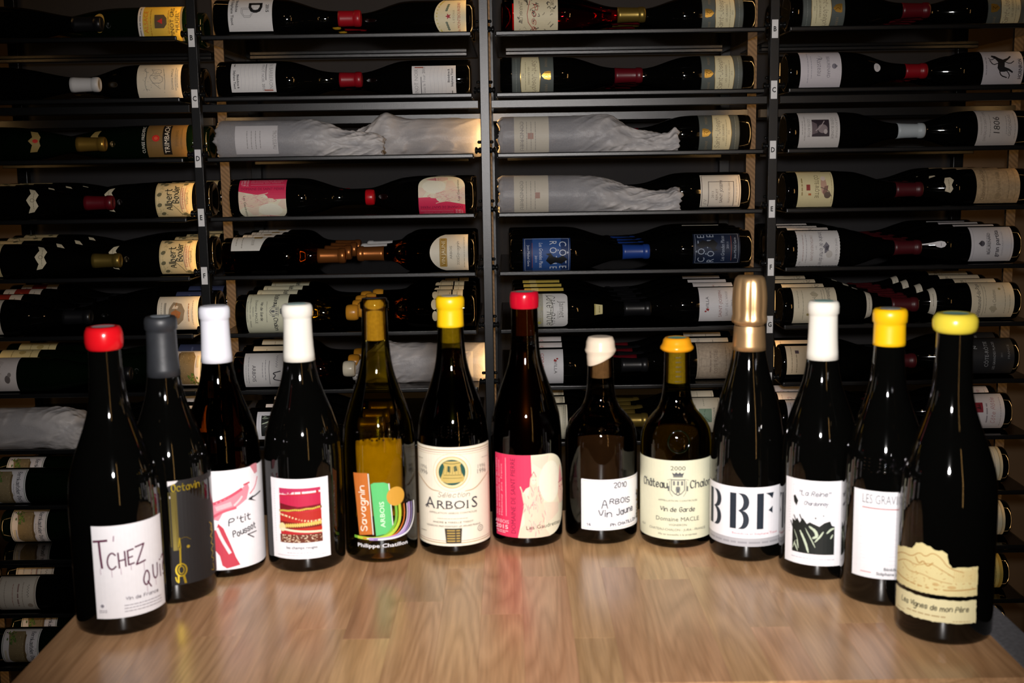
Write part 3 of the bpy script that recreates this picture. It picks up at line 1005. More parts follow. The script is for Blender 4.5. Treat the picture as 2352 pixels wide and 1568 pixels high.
# 6 - large cream label, yellow sleeve
b6 = Bottle('burgundy', .0416, .2955)
OLIVEDK = tinted('olive_bottle_glass', (.52, .50, .10))
r6 = stand(b6, -.0704, 1.3612, OLIVEDK, 'olive-necked bottle with yellow capsule and large cream label with green medallion')
YELLOW = foil('yellow_foil', 'f6c60f', .35)
link('capsule', capsule_mesh(b6, .261, YELLOW), r6); disc(r6, b6, .0004, 'b9b3a2')
cork_in(r6, b6, .243, .294)
link('wine', lathe_mesh('wine', [(0, .016)] + [(max(.004, b6.r(z) - .0028), z) for z in [.006 + k * .0095 for k in range(25)]] + [(0, .236)], tinted('dark_golden_wine', (.16, .09, .03), .2, 1.05), 40), r6)
l = Lab(117, 116, 'f4ecd8', corner=2)
l.frame(-55, -54.5, 55, 54.5, .9, 'b79a70'); l.frame(-52.6, -52, 52.6, 52, .5, 'a8705a'); l.line([(-50, 49.6), (50, 49.6)], .4, 'c9b48c')
l.ring(0, 29, 22, .4, 'd3bb92'); l.ell(0, 29, 18.5, 18, 'ecd9ac'); l.ring(0, 29, 18.2, .8, 'c9a35e'); l.ell(0, 29, 15.2, 15, '1f5148')
l.poly([(-10, 40), (-6, 42), (7, 42), (10.5, 40), (9, 36), (11, 28), (14, 22), (12, 18), (4, 17), (-6, 16.5), (-12, 19), (-13, 22), (-10.5, 28), (-8.5, 36)], 'c9b064')
l.poly([(-4.5, 37), (-1.5, 36), (-1.8, 29), (-5, 30)], '2f4a3a', 0); l.poly([(2, 36), (5, 37), (6, 31), (2.4, 30)], '2f4a3a'); l.line([(-9, 40.3), (0, 38.8), (9.5, 40.3)], .8, '6f6a35', smooth=1)
l.line([(-9, 26), (10, 26)], .7, '7d7238'); l.line([(-10, 22.5), (11, 22.5)], .6, '7d7238')
for k in range(7):
    l.line([(-8 + k * 2.9, 36), (-9.4 + k * 3.3, 27)], .5, '8a7d42', up=0)
l.up()
for sg in (-1, 1):
    l.line([(sg * 50, 24), (sg * 40, 19), (sg * 26, 8), (sg * 14, 7)], 1.3, 'c3a888', smooth=2, taper=True)
    l.text('1996', sg * 36, 31, 4.6, '9a9488'); l.text('1996', sg * 36, 25, 5.2, '7d776e')
    l.fine(sg * 42 - 6, sg * 42 + 6, 43, .7, 'b5aea0', 3 + sg)
l.hand('Sélection', 1, .5, 5.6, '8a8178', .55, shear=.35, sx=.95)
x = -27
l.text('A', -26, -13.5, 13, '37343e', bold=-.004); l.line([(-33, -12), (-30, -9), (-28, -13)], 1, '37343e', smooth=1)
l.text('RBOI', 0, -13, 9.4, '37343e', width=34); l.text('S', 24.5, -13.2, 12.6, '37343e')
for uu in (-17, -8.6, 4, 16):
    l.rect(uu - 1.6, -13.2, uu + 1.6, -12.6, '37343e', 0)
l.text('APPELLATION ARBOIS CONTROLEE', 0, -19, 2.0, '857c72', width=54); l.fine(-17, 17, -24.5, .6, 'b5aca0', 4)
l.text('ANDRE & MIREILLE TISSOT', 0, -30, 2.1, '6b645f', width=45); l.text('VIGNERONS 39600 MONTIGNY LES ARSURES FRANCE', 0, -34.5, 2.0, '6b645f', width=62)
l.poly([(-9, -36), (9.5, -36), (8.4, -53.5), (-7.6, -53.5)], '3d362f')
rr = random.Random(2)
for k in range(5):
    l.fine(-6.5, 7.2, -38.5 - k * 3.1, 1.5, 'b5994f', k)
l.ring(31, -39, 3.4, .7, '8f8a86'); l.ring(31, -39, 1.5, .5, '8f8a86'); l.fine(-40, -31, -41, .8, 'b5aca0', 8)
paper(r6, l, b6, 70.5, 0)

# 7 - pink and cream label, red wax
def saint_pierre(w=108, h=99):
    l = Lab(w, h, None)
    a, c = w / 2, h / 2
    sh = [(-a, -c), (a - 36, -c)]
    for k in range(13):
        t = math.radians(-90 + 7.5 * k); sh.append((a - 36 + 36 * math.cos(t), -c + 42 + 42 * math.sin(t)))
    for k in range(13):
        t = math.radians(7.5 * k); sh.append((a - 35 + 35 * math.cos(t), c - 46 + 46 * math.sin(t)))
    sh += [(-a, c)]
    l.poly(sh, 'efe8cd')
    l.poly([(-a, -c), (-20, -c), (-17, -35), (-12, -8), (-14, 4), (-10, 10), (-6, 12), (-3, 22), (-4, c), (-a, c)], 'e6375f')
    # seated figure in fine red line
    l.poly([(-19, -c), (-17, -38), (-12, -33), (-13, -8), (-15, 4), (-11, 4), (-9, -4), (-6, 10), (-5, 22), (-2, 27), (2, 24), (3, 12), (9, 2), (13, -20), (12, -38), (20, -c)], 'f0d6bd')
    rr = random.Random(3)
    for k in range(70):
        u, v = rr.uniform(-13, 12), rr.uniform(-44, 16)
        if abs(u) < 12 - max(0, v) * .45:
            l.line([(u, v), (u + rr.uniform(-2.5, 2.5), v - rr.uniform(2, 7))], .5, rr.choice(('e0909a', 'd9707f', 'e8aeb0')), up=0)
    l.up()
    l.ell(-1, 19, 3.0, 4.5, 'f3e2cc', 14); l.line([(-4, 24), (-1, 30), (2, 24)], .8, 'd9707f'); l.line([(-2.4, 20), (-1.4, 20)], .6, 'd9707f'); l.line([(.4, 20), (1.4, 20)], .6, 'd9707f')
    l.line([(-14, 3), (-15, 8), (-16.5, 12)], 1.6, 'f0d6bd'); l.line([(-14.6, 3), (-15.6, 8), (-17, 12)], .4, 'd9707f')
    for k in range(13):       # hatching and folds of the curtain
        l.line([(-2 + k * 1.6, 48), (-2.5 + k * 1.25, 40 - k * .9)], .4, 'e3a3a6', up=0)
    for k in range(12):
        l.line([(12 + k * 1.9, -8 - k * .3), (14 + k * 1.7, -34 + k)], .5, 'e6b3ae', up=0)
    l.up()
    l.ell(20, 16, 15, 25, 'f5f1dc', 32)
    l.poly([(32, -2), (34, 22), (37, 34), (43, 12), (46, 2), (44, -12), (36, -14)], 'ecc9b4', 1); l.poly([(34, 12), (37, 34), (42.5, 12)], 'd99294'); l.line([(33, 12), (38, 13), (44, 15)], 1.0, 'b9506a')
    l.ell(35.5, 7, .9, 1, 'c2405c', 8, 0); l.ell(40, 7.5, .9, 1, 'c2405c', 8, 0); l.line([(37, 6), (36.6, 3), (38.6, 2)], .6, 'c2707c')
    l.text('DOMAINE DE SAINT PIERRE', -22, -44, 5.4, '8a1f45', 'L', rot=90, width=90)
    for k, u in enumerate((-46.5, -42.5, -38.5)):
        l.text(('Vin biologique issu de raisins', 'Mis en bouteille au domaine', 'Mathenay  Jura  France')[k], u, -24, 1.9, 'f6b8c6', 'L', rot=90, width=(68, 66, 62)[k])
    l.rect(-33.6, -24, -33.0, 46, 'f6b8c6')
    l.text('ARBOIS', -40, -33, 4.2, 'f7c0cc', width=20); l.text('2015', -40, -39.5, 4.6, 'f9d0d8', width=18, bold=.015); l.fine(-48, -31, -42, .9, 'f7c0cc', 5); l.fine(-46, -33, -44, .9, 'f7c0cc', 6)
    l.text('Les Gaudrettes', 12, -37.5, 4.6, '4d5246', width=44, rot=3)
    return l
BROWNDK = tinted('brown_bottle_glass', (.17, .078, .02))
b7 = Bottle('magnum_neck', .0422, .2955)
r7 = stand(b7, .0151, 1.3887, BROWNDK, 'brown-necked bottle under red wax with magenta and cream label')
link('wax_seal', wax_mesh(b7, .2775, foil('crimson_wax', 'c8102a', .2), .0016, seed=7), r7); disc(r7, b7, .0008, '6fae9c', .0105)
cork_in(r7, b7, .246, .293)
link('wine', lathe_mesh('wine', [(0, .016)] + [(max(.004, b7.r(z) - .0028), z) for z in [.006 + k * .0095 for k in range(25)]] + [(0, .236)], mat('red_wine', (.006, .001, .001), .3), 40), r7)
paper(r7, saint_pierre(104, 99), b7, 61.5, 11.5)

# 8 - squat bottle, ivory wax with a drip, handwritten label
b8 = Bottle('clavelin', .0432, .2385)
CLAV = tinted('smoky_brown_bottle_glass', (.52, .45, .37))
r8 = stand(b8, .1044, 1.3965, CLAV, 'squat square-shouldered bottle under dripping ivory wax, handwritten white label')
link('wax_seal', wax_mesh(b8, .2065, foil('ivory_wax', 'eedcc4', .2), .0036, shape='drip', drip=lambda a: .0135 * (0.5 + 0.5 * math.sin(a)) ** 1.2, seed=3), r8)
cork_in(r8, b8, .193, .236)
l = Lab(78, 92, 'e8e4de'); paper(r8, l, b8, 66, 172, 'back_label')
link('wine', lathe_mesh('wine', [(0, .016)] + [(max(.004, b8.r(z) - .0028), z) for z in [.006 + k * .0095 for k in range(19)]] + [(0, .180)], tinted('amber_wine', (.70, .66, .62), .2, 1.02), 40), r8)
l = Lab(92, 61, 'f7f6fb', corner=1.2)
l.frame(-44, -28.6, 44, 28.6, .4, 'c3b183')
l.hand('2010', 2, 20, 6.0, '24262f', .95, width=17, jit=.4)
l.hand('A', -17.5, -4, 13, '20222f', 1.05, sx=.8); l.hand('RBOIS', 2, 1, 6, '20222f', 1.0, width=27, jit=.7)
l.hand('Vin', -17, -14, 8, '20222f', 1.1, width=15, jit=.3); l.hand('Jaune', 9, -12, 7.5, '20222f', 1.1, width=25, jit=.5, rot=5)
l.hand('14', -36, -25.5, 3.4, '4d4f5b', .65); l.hand('Ph CHATILLON', 8, -25, 3.6, '3d3f4b', .75, width=38, rot=3)
rr = random.Random(8)
for k in range(18):
    l.ell(33 + rr.uniform(-2, 2), -22 + k * 1.9, rr.uniform(1.2, 2.6), 1.5, rr.choice(('6a5b33', '8d7a45', '3b3630')), 8, 0)
paper(r8, l, b8, 48.2, 24.5)

# 9 - squat bottle, orange wax ring, pale green label
def chalon(w=136, h=94):
    l = Lab(w, h, 'e6e5c8')
    D = '34363a'
    l.text('2000', 0, 35.5, 5.0, D, width=17)
    l.poly([(-5.5, 29), (-7, 33), (-4, 31.5), (-2, 33.5), (0, 31.5), (2, 33.5), (4, 31.5), (7, 33), (5.5, 29)], '55585c'); l.rect(-5.5, 27.5, 5.5, 28.8, '55585c')
    l.poly([(-8, 25), (8, 25), (8, 12), (4, 7.5), (0, 5.5), (-4, 7.5), (-8, 12)], '6b6d6c'); l.poly([(-7, 24), (7, 24), (7, 12.4), (3.6, 8.5), (0, 6.8), (-3.6, 8.5), (-7, 12.4)], 'dedcc2')
    l.rect(-5.5, 18, -3.5, 23, '6b6d6c', 0); l.rect(-1, 18, 1, 23, '6b6d6c', 0); l.rect(3.5, 18, 5.5, 23, '6b6d6c', 0); l.ell(0, 13, 2.6, 4, '7d7f7c', 12); l.line([(-2, 8), (2, 16)], .8, '55585c', up=0); l.line([(2, 8), (-2, 16)], .8, '55585c')
    for sg in (-1, 1):
        l.line([(sg * 9.5, 23), (sg * 9.5, 10), (sg * 6, 5)], .6, '7d7f7c', smooth=1); l.line([(sg * 7.5, 25.5), (sg * 12, 24)], .5, '7d7f7c', up=0); l.rect(sg * 10.6 - .7, 11, sg * 10.6 + .7, 17, '55585c', 0)
    nb = math.radians(42)
    l.hand('Château', -28.5, 14.5, 8.6, D, 1.5, width=33, nib=nb); l.hand('Chalon', 29.5, 14.5, 8.6, D, 1.5, width=31, nib=nb)
    l.text('APPELLATION CONTROLEE', 0, -1.2, 2.0, '55564c', width=45)
    l.hand('Vin de Garde', 0, -13, 5.2, D, 1.0, width=39, nib=nb)
    l.text('Domaine MACLE', 0, -24.5, 4.9, '464742', width=50); l.text('VIGNERON', 0, -30, 2.4, '5c5d54', width=20)
    l.text('CHATEAU-CHALON - JURA - FRANCE', 0, -36, 2.7, '5c5d54', width=68); l.text('Mis en bouteille à la propriété', 0, -41.5, 2.2, '5c5d54', width=44)
    l.text('62cl', -44, -34, 2.6, '5c5d54')
    return l
b9 = Bottle('clavelin', .0421, .2405)
OLIVE = tinted('olive_green_bottle_glass', (.60, .58, .16))
r9 = stand(b9, .192, 1.3769, OLIVE, 'squat olive glass bottle with orange wax ring and pale green label')
link('wax_seal', wax_mesh(b9, .2255, foil('orange_wax', 'f0a21a', .22), .0048, shape='ring', seed=5), r9); disc(r9, b9, .0004, '7fb8a2', .0108)
cork_in(r9, b9, .189, .238)
l = Lab(22, 40, None)
for k in range(5):
    l.fine(-9, 9, 12 - k * 5.5, 1.3, '4a3f14', k)
l.line([(-12, -16), (12, -16)], .6, '4a3f14'); paper(r9, l, b9, 208, 0, 'cork_print')
link('wine', lathe_mesh('wine', [(0, .016)] + [(max(.004, b9.r(z) - .0028), z) for z in [.006 + k * .0095 for k in range(19)]] + [(0, .178)], tinted('old_yellow_wine', (.42, .35, .22), .2, 1.02), 40), r9)
l = Lab(78, 92, 'e4dfd2'); paper(r9, l, b9, 84, 172, 'back_label')
# raised glass seal on the shoulder
sv, sf = [], []
ns, zs = 28, .1265
for i in range(ns):
    a = 2 * PI * i / ns
    for dr, dd in ((.0118, 0.0), (.0126, .0011), (.0134, 0.0)):
        x_, z_ = dr * math.cos(a), dr * math.sin(a) + zs
        r_ = b9.r(z_) + dd
        t_ = x_ / b9.R + math.radians(-4)
        sv.append((r_ * math.sin(t_), -r_ * math.cos(t_), z_))
for i in range(ns):
    j = (i + 1) % ns
    sf += [(3 * i, 3 * i + 1, 3 * j + 1, 3 * j), (3 * i + 1, 3 * i + 2, 3 * j + 2, 3 * j + 1)]
link('glass_seal', mesh_of('glass_seal', sv, sf, DKGREEN, True), r9)
paper(r9, chalon(), b9, 58, -5)

# 10 - tall bottle in gold foil, big stencil letters
b10 = Bottle('champagne', .0416, .3165)
r10 = stand(b10, .266, 1.3261, DARK, 'tall gold-foiled sparkling bottle with white label of large stencil letters')
GOLD = mat('gold_foil', (.68, .43, .21), .38, .80, .5, var=.12, scale=40)
H = b10.H
def fj(a, r, z):
    t = max(0, min(1, (z - (H - .052)) / .006)) * max(0, min(1, (H + .002 - z) / .010))
    k = 1 + .085 * t * (abs(math.sin(a * 4.5 + .3)) - .6) + .012 * noise.noise(Vector((math.cos(a) * 3, math.sin(a) * 3, z * 60)))
    return r * k, z
pr = [(b10.r(.2345) + .0001, .2345), (b10.r(.2345) + .0006, .2345)] + [(b10.r(z) + .0008, z) for z in (.24, .247, .254, .26)]
pr += [(.0160, H - .054), (.0166, H - .0525), (.0190, H - .051), (.0197, H - .048), (.0190, H - .045), (.0184, H - .042), (.0189, H - .034), (.0190, H - .024), (.0184, H - .014), (.0172, H - .006), (.0160, H - .0015), (.0135, H + .0008), (.0, H + .0010)]
link('capsule', lathe_mesh('capsule', pr, GOLD, 96, jitter=fj), r10)
l = Lab(158, 68, 'f6f5fa')
l.rect(-79, -34, 79, -24.5, 'b9b8bd'); l.fine(-60, 60, -29.5, 2.2, '9e9da3', 3)
DKB = '232c38'
def letter_B(u):
    l.rect(u, -14, u + 7.4, 27, DKB, 0)
    for c0, hh in ((17, 10), (-3.4, 10.6)):
        pts = [(u + 9.2, c0 + hh), (u + 14, c0 + hh)] + [(u + 14 + 7.6 * math.sin(t), c0 + hh * math.cos(t)) for t in [PI * k / 10 for k in range(1, 10)]] + [(u + 14, c0 - hh), (u + 9.2, c0 - hh)]
        pts += [(u + 9.2 + 6.0 * math.sin(t), c0 - (hh - .8) * math.cos(t)) for t in [PI * k / 10 for k in range(1, 10)]]
        l.poly(pts, DKB, 0)
letter_B(-60); letter_B(-27)
l.rect(3, -14, 10.8, 27, DKB, 0); l.poly([(13, 27), (24, 27), (22, 20), (18, 24)], DKB, 0); l.poly([(17, 7), (22.5, 11.5), (22.5, 3), (20, 5)], DKB, 0)
l.rect(41, -14, 49, 27, DKB, 0); l.poly([(50.5, 27), (60, 27), (60, 20)], DKB, 0); l.up()
l.text('Bénédicte et Stéphane Tissot', 3, -20.3, 2.6, 'c4606c', width=54)
paper(r10, l, b10, 52.3, 0)

# 11 - white label with black picture, ivory sleeve
b11 = Bottle('burgundy', .0416, .2952)
r11 = stand(b11, .3323, 1.2645, DARK, 'black bottle with ivory capsule and white label showing a black scribbled picture')
link('capsule', capsule_mesh(b11, .2335, IVORY), r11); disc(r11, b11, .0004, '8fb9b3')
def scribble(w=66, h=93):
    l = Lab(w, h, 'f5f4f8')
    K = '1d211f'
    l.poly([(-22, 2), (-18, 0), (-16, 4), (-13, -1), (-10, 5), (-6, -2), (-2, 1), (8, -3), (13, 1), (19, 3), (21, -2), (24, -3), (24, -34), (-22, -34)], K)
    for p, wd in (([(-21, -8), (-16, -18), (-14, -29)], 1.6), ([(-12, -10), (-6, -22), (-3, -32)], 2.6), ([(-8, -4), (-1, -16), (4, -26)], 1.2), ([(-2, -4), (4, -8), (6, -14), (2, -16)], 3.2), ([(4, -20), (9, -14), (12, -9)], 2.0), ([(16, -10), (20, -6), (23, -5)], 2.2), ([(-19, -24), (-15, -32)], 1.4), ([(20, -16), (22, -12)], 1.5), ([(-21, -30), (-18, -22)], .8)):
        l.line(p, wd, 'c9d6bd', up=0, smooth=1, taper=True)
    l.up()
    for p in ([(-20, 6), (-14, -6)], [(-13, 8), (-4, -14)], [(-9, 3), (-2, -6)], [(-24, -1), (-16, -20)]):
        l.line(p, 1.3, K, up=0)
    l.up()
    l.ell(4, 6, .9, .9, K, 8, 0); l.ell(12, 9, .7, .7, K, 8, 0); l.poly([(-21, 27), (-19, 29), (-17, 26), (-15, 23), (-17, 17), (-20, 21)], K)
    l.line([(-21, 40), (24, 41), (24, 12)], .3, 'cfcdd6', smooth=0); l.line([(-21, 40), (-21, 30)], .3, 'cfcdd6')
    l.hand('"La Reine"', 2, 30, 5.2, '5f5f6a', .75, width=32, jit=.4, shear=.25); l.hand('Chardonnay', 4, 20, 4, '6f6f7a', .65, width=24, jit=.4, shear=.25)
    l.fine(-22, 24, -39, .8, 'bfbec8', 4)
    for k in range(12):
        l.rect(-25.4, 20 - k * 3, -24.6, 21.4 - k * 3, 'd0ced6', 0)
    return l
paper(r11, scribble(), b11, 62.8, -24)
l = Lab(26, 93, '3b3c42'); l.rect(-13, -46, -10, 46, 'e2e0e8'); l.rect(2, -46, 13, 10, 'd5d3dc'); paper(r11, l, b11, 62.8, 44, 'side_label')

# 12 - tall white label, yellow sleeve
b12 = Bottle('burgundy', .0415, .2962)
r12 = stand(b12, .3787, 1.1868, DARK, 'black bottle with yellow capsule and tall plain white label with thin red rule')
link('capsule', capsule_mesh(b12, .260, foil('warm_yellow_foil', 'f5bd10', .33), gap=.0012), r12); disc(r12, b12, .0004, '8d8f8c')
l = Lab(77, 90, 'f4f3f7')
l.text('LES GRAVIERS', -28, 32, 9.2, '5c5c64', 'L', width=46, bold=-.012); l.rect(-28, 26.8, 16, 27.9, 'c07a78'); l.rect(20, 24, 22, 28, 'd0a09e')
l.text('Bénédicte &', -5, -36, 3.0, '33333c', 'L', bold=.015, width=20); l.text('Stéphane Tissot', -12, -41, 3.0, '33333c', 'L', bold=.015, width=30); l.rect(-28, -39.5, -17, -38.6, 'cf9a98')
rr = random.Random(12)
for k in range(14):
    v = 18 - k * 3.6
    l.line([(-30 + rr.uniform(0, 4), v), (-14, v + rr.uniform(-2, 2)), (2, v + rr.uniform(-2, 2)), (16 + rr.uniform(0, 12), v)], .35, 'e3e1e8', smooth=1, up=0)
paper(r12, l, b12, 74, -8)

# 13 - two torn-edged straw labels, pale yellow wax
b13 = Bottle('magnum_neck', .0444, .3028)
r13 = stand(b13, .4086, 1.0916, DARK, 'broad black bottle under pale yellow wax, straw-coloured torn-edge labels')
link('wax_seal', wax_mesh(b13, .2865, foil('pale_yellow_wax', 'd9c53e', .25), .0040, seed=9), r13); disc(r13, b13, .0008, '7faea0', .0135)
def deckle(pts, amp, seed):
    rr = random.Random(seed)
    out = []
    for a, b in zip(pts, pts[1:] + pts[:1]):
        d = math.hypot(b[0] - a[0], b[1] - a[1])
        n = max(1, int(d / 2.2))
        for k in range(n):
            t = k / n
            out.append((a[0] + (b[0] - a[0]) * t + rr.uniform(-amp, amp), a[1] + (b[1] - a[1]) * t + rr.uniform(-amp, amp)))
    return out
l = Lab(88, 50, None)
STR, TAN = 'ecdda2', 'c0904e'
l.poly(deckle([(-44, -18), (44, -18), (44, 10), (20, 9.5), (17, 13), (15, 22), (11, 25), (5, 24), (0, 27), (-8, 29), (-14, 27), (-18, 21), (-26, 20), (-44, 16)], .45, 1), STR)
for p, wd in (([(-44, 8), (-30, 14), (-18, 13), (-10, 20), (-4, 16), (2, 22), (10, 18), (16, 9), (30, 5)], .8), ([(-40, 2), (-26, 9), (-12, 6), (0, 12), (12, 6), (22, 0)], .7), ([(-43, -9), (-20, -12), (10, -13), (43, -11)], 1.0), ([(-14, 14), (-10, 8), (-6, 13), (-2, 7), (3, 12)], 1.0), ([(-30, 4), (-20, -2), (-8, 0), (6, -4), (20, -6)], .6)):
    l.line(p, wd, TAN, up=0, smooth=2)
l.up()
rr = random.Random(5)
for k in range(60):
    u, v = rr.uniform(-40, 40), rr.uniform(-14, 8)
    l.line([(u, v), (u + rr.uniform(-2, 3), v + rr.uniform(-1.5, 1.5))], .5, rr.choice((TAN, 'd9b878', 'c2934f')), up=0)
for k in range(12):
    l.line([(22 + k * 1.8, 7), (21.6 + k * 1.8, -4)], .35, 'd3b172', up=0)
l.ell(6, -8, 3.0, 1.6, 'd8b87c', 12, 0); l.ell(20, -9.5, 4, 1.6, 'd8b87c', 12)
paper(r13, l, b13, 66, -38)
l = Lab(88, 22, None)
l.poly(deckle([(-44, -11), (44, -11), (44, 11), (-44, 11)], .45, 2), 'f0e6b6')
l.hand('Les Vignes de mon Père', 3, 0, 5.0, '4f4834', .85, width=66, jit=.4, shear=.2); l.fine(-22, 18, -5.4, 1.3, 'c0a878', 7); l.fine(-38, -24, -8, .8, 'c0a878', 1); l.fine(22, 38, -9, .8, 'c0a878', 2)
paper(r13, l, b13, 33, -38, 'lower_label')

# letters and crests moulded in the glass catch the flash as rows of bright dots
def beads(root, bt, pts, r, glass, name):
    """pts: (azimuth in degrees, height in m); a low glass bump at each"""
    V, F = [], []
    for az_, z in pts:
        a = math.radians(az_)
        c = Vector((math.sin(a), -math.cos(a), 0)) * bt.r(z)
        n = Vector((math.sin(a), -math.cos(a), 0)); t = Vector((math.cos(a), math.sin(a), 0)); w = Vector((0, 0, 1))
        k0 = len(V)
        V.append(tuple(c + Vector((0, 0, z)) + n * r * .30))
        for q, (rr_, h_) in enumerate(((.55, .21), (1.0, .0))):
            for i in range(8):
                g = 2 * PI * i / 8
                V.append(tuple(c + Vector((0, 0, z)) + t * (r * rr_ * math.cos(g)) + w * (r * rr_ * math.sin(g)) + n * (r * h_ - .0002)))
        for i in range(8):
            j = (i + 1) % 8
            F += [(k0, k0 + 1 + i, k0 + 1 + j), (k0 + 1 + i, k0 + 9 + i, k0 + 9 + j, k0 + 1 + j)]
    link(name, mesh_of(name, V, F, glass, True), root)
def letter_pts(s, az0, az1, z0, cap, step=1.6):
    out, x, k = [], 0.0, cap / 6
    W = sum(_glyph(c)[1] + 1.8 for c in s) - 1.8
    for ch in s:
        g, w = _glyph(ch)
        for st in g:
            for a, b in zip(st, st[1:]):
                d = math.hypot(b[0] - a[0], b[1] - a[1]); n = max(1, int(d / step))
                for i in range(n + 1):
                    t = i / n
                    u, v = x + a[0] + (b[0] - a[0]) * t, a[1] + (b[1] - a[1]) * t
                    out.append((az0 + (az1 - az0) * u / W, z0 + v * k))
        x += w + 1.8
    return out
beads(r5, b5, letter_pts('JURA', -30, 52, .142, .011), .0014, AMBER, 'embossed_lettering')
beads(r6, b6, letter_pts('JURA', -34, 30, .140, .012), .0014, OLIVEDK, 'embossed_lettering')
beads(r12, b12, letter_pts('JURA', -62, 20, .138, .013), .0015, DARK, 'embossed_lettering')
beads(r9, b9, [(-4 + math.degrees(.0098 * math.cos(t) / b9.R), .1265 + .0098 * math.sin(t)) for t in [PI * (1.08 + .84 * k / 13) for k in range(14)]]
      + [(-4 + u, .1265 + v) for u, v in ((-6, .003), (-3, .001), (0, .004), (3, .0), (5, .003), (8, -.001), (-8, -.001), (2, .007), (-1, -.004), (6, -.005))], .0012, OLIVE, 'embossed_crest')
# ------------------------------------------------------------------ bottles lying in the rack
BT = {'bur': Bottle('burgundy', .0405, .296, n=4), 'flu': Bottle('flute', .0385, .350, n=4), 'bor': Bottle('bordeaux', .0385, .300, n=4), 'cla': Bottle('clavelin', .0416, .255, n=4), 'fat': Bottle('magnum_neck', .0416, .298, n=4)}
ROSE = tinted('rose_wine_bottle_glass', (.74, .05, .07))
GLASS = {'k': DARK, 'g': DKGREEN, 'a': tinted('brown_rack_bottle_glass', (.20, .085, .012)), 'r': ROSE, 'o': tinted('olive_rack_bottle_glass', (.28, .24, .05))}
GM = {}
def glass_mesh(bk, gk):
    if (bk, gk) not in GM:
        GM[bk, gk] = BT[bk].mesh(GLASS[gk], 32)
    return GM[bk, gk]
CAPC = {'red': ('8e101c', .35), 'dred': ('5e0d18', .35), 'rub': ('a3141f', .35), 'gold': ('b08a3c', .3), 'cop': ('b06a34', .3), 'wht': ('dcdad8', .45), 'gry': ('b4bcc0', .45), 'blu': ('1f3f8c', .35), 'blk': ('141416', .35), 'oli': ('8c7638', .35), 'bry': ('4a1218', .4)}
CM = {}
def cap_mesh(bk, ck):
    """(mesh, part name); keys that start with w- are wax"""
    if (bk, ck) not in CM:
        bt = BT[bk]
        if ck.startswith('w-'):
            h = {'w-red': 'c0101c', 'w-org': 'd9952c', 'w-ivo': 'e2d8bf', 'w-yel': 'd9a52c'}[ck]
            CM[bk, ck] = (wax_mesh(bt, bt.H - (.017 if bk != 'cla' else .024), foil('rack_' + ck, h, .3), .0030 if ck != 'w-red' else .0016, 24, 'round', seed=len(CM)), 'wax_seal')
        else:
            h, ro_ = CAPC[ck]
            metal = .7 if ck in ('gold', 'cop', 'oli') else 0
            ln = .046 if ck in ('rub', 'red') else .058
            CM[bk, ck] = (capsule_mesh(bt, bt.H - ln, mat('foil_' + ck, h, ro_, metal, var=.12, scale=40), seg=24), 'capsule')
    return CM[bk, ck]

CREAM, WHITE = 'e9dcb8', 'e9e6e4'
D_ = '2c2a2c'
LABELS = {}
def label(key):
    def deco(fn):
        LABELS[key] = fn
        return fn
    return deco
# Each label: millimetres, up = towards the neck. (w round the bottle, h along it)
@label('hugel')
def _():
    l = Lab(92, 92, 'e6c24a'); l.rect(-46, -46, 46, -42, '6e6a5c'); l.rect(-46, -42, 46, -40.6, 'c99c2e')
    l.rect(-46, 36, 46, 46, 'e9e4dc'); l.fine(-38, 38, 41, 2.2, '8b8784')
    l.text('ALSACE', 0, 25, 8, 'e07f2d', width=48); l.fine(-30, 30, 19, 1.4, 'b78a2a', 3)
    l.poly([(-14, 11), (14, 11), (14, -8), (6, -14), (-6, -14), (-14, -8)], '5e4f3c'); l.poly([(-6, -5), (6, -5), (0, 6)], 'c8322c'); l.fine(-26, 26, -18, 1.4, 'b78a2a', 4)
    l.text('PINOT GRIS', 0, -29, 8.0, '4a3c22', width=66); l.text('"HUGEL"', 0, -40, 7.2, '4a3c22', width=46)
    return l
@label('macle')
def _():
    l = Lab(88, 92, 'e4dac4'); g = '9a968c'
    for p in ([(-22, -2), (-8, 14), (4, 20), (12, 10), (22, 16)], [(-26, 26), (-10, 30), (8, 24), (24, 30)], [(-10, 14), (-10, -8), (6, -8), (6, 16)], [(-30, -10), (0, -14), (30, -6)], [(10, 10), (10, -6), (22, -4), (20, 14)], [(14, 24), (18, 32), (26, 28)], [(-2, 6), (2, 12), (4, 2)]):
        l.line(p, 1.0, g, smooth=1, up=0)
    rr = random.Random(1)
    for k in range(40):
        u, v = rr.uniform(-24, 26), rr.uniform(-12, 34); l.line([(u, v), (u + rr.uniform(-3, 3), v + rr.uniform(-3, 3))], .7, rr.choice((g, 'b4afa2', '7d7a74')), up=0)
    l.up(); l.text('Domaine MACLE', 0, -30, 4.0, '6a6862', width=46); l.fine(-26, 26, -35.5, 1.2, 'a39f94', 4); l.fine(-20, 20, -39, 1.2, 'a39f94', 5)
    return l
@label('trimbach')
def _():
    l = Lab(86, 84, '7f6236'); l.rect(-43, 40.5, 43, 42, '7d6335'); l.rect(-43, -42, 43, -40, '7d6335')
    l.rect(-36, -10, 36, 8, '17130f'); l.text('TRIMBACH', 0, -6, 10, 'efe9dc', width=64); l.ell(0, 22, 7, 8, 'cf2b22'); l.ell(0, 22, 3.4, 4, 'e05a3c')
    l.text('RIESLING', 0, -26, 5, '6b5428', width=34); l.fine(-30, 30, 33, 1.3, '7a6032', 2); l.fine(-24, 24, -34, 1.3, '7a6032', 3)
    l.text('CUVEE FREDERIC', 0, 45.5, 6.2, 'e4e0d6', width=62)
    return l
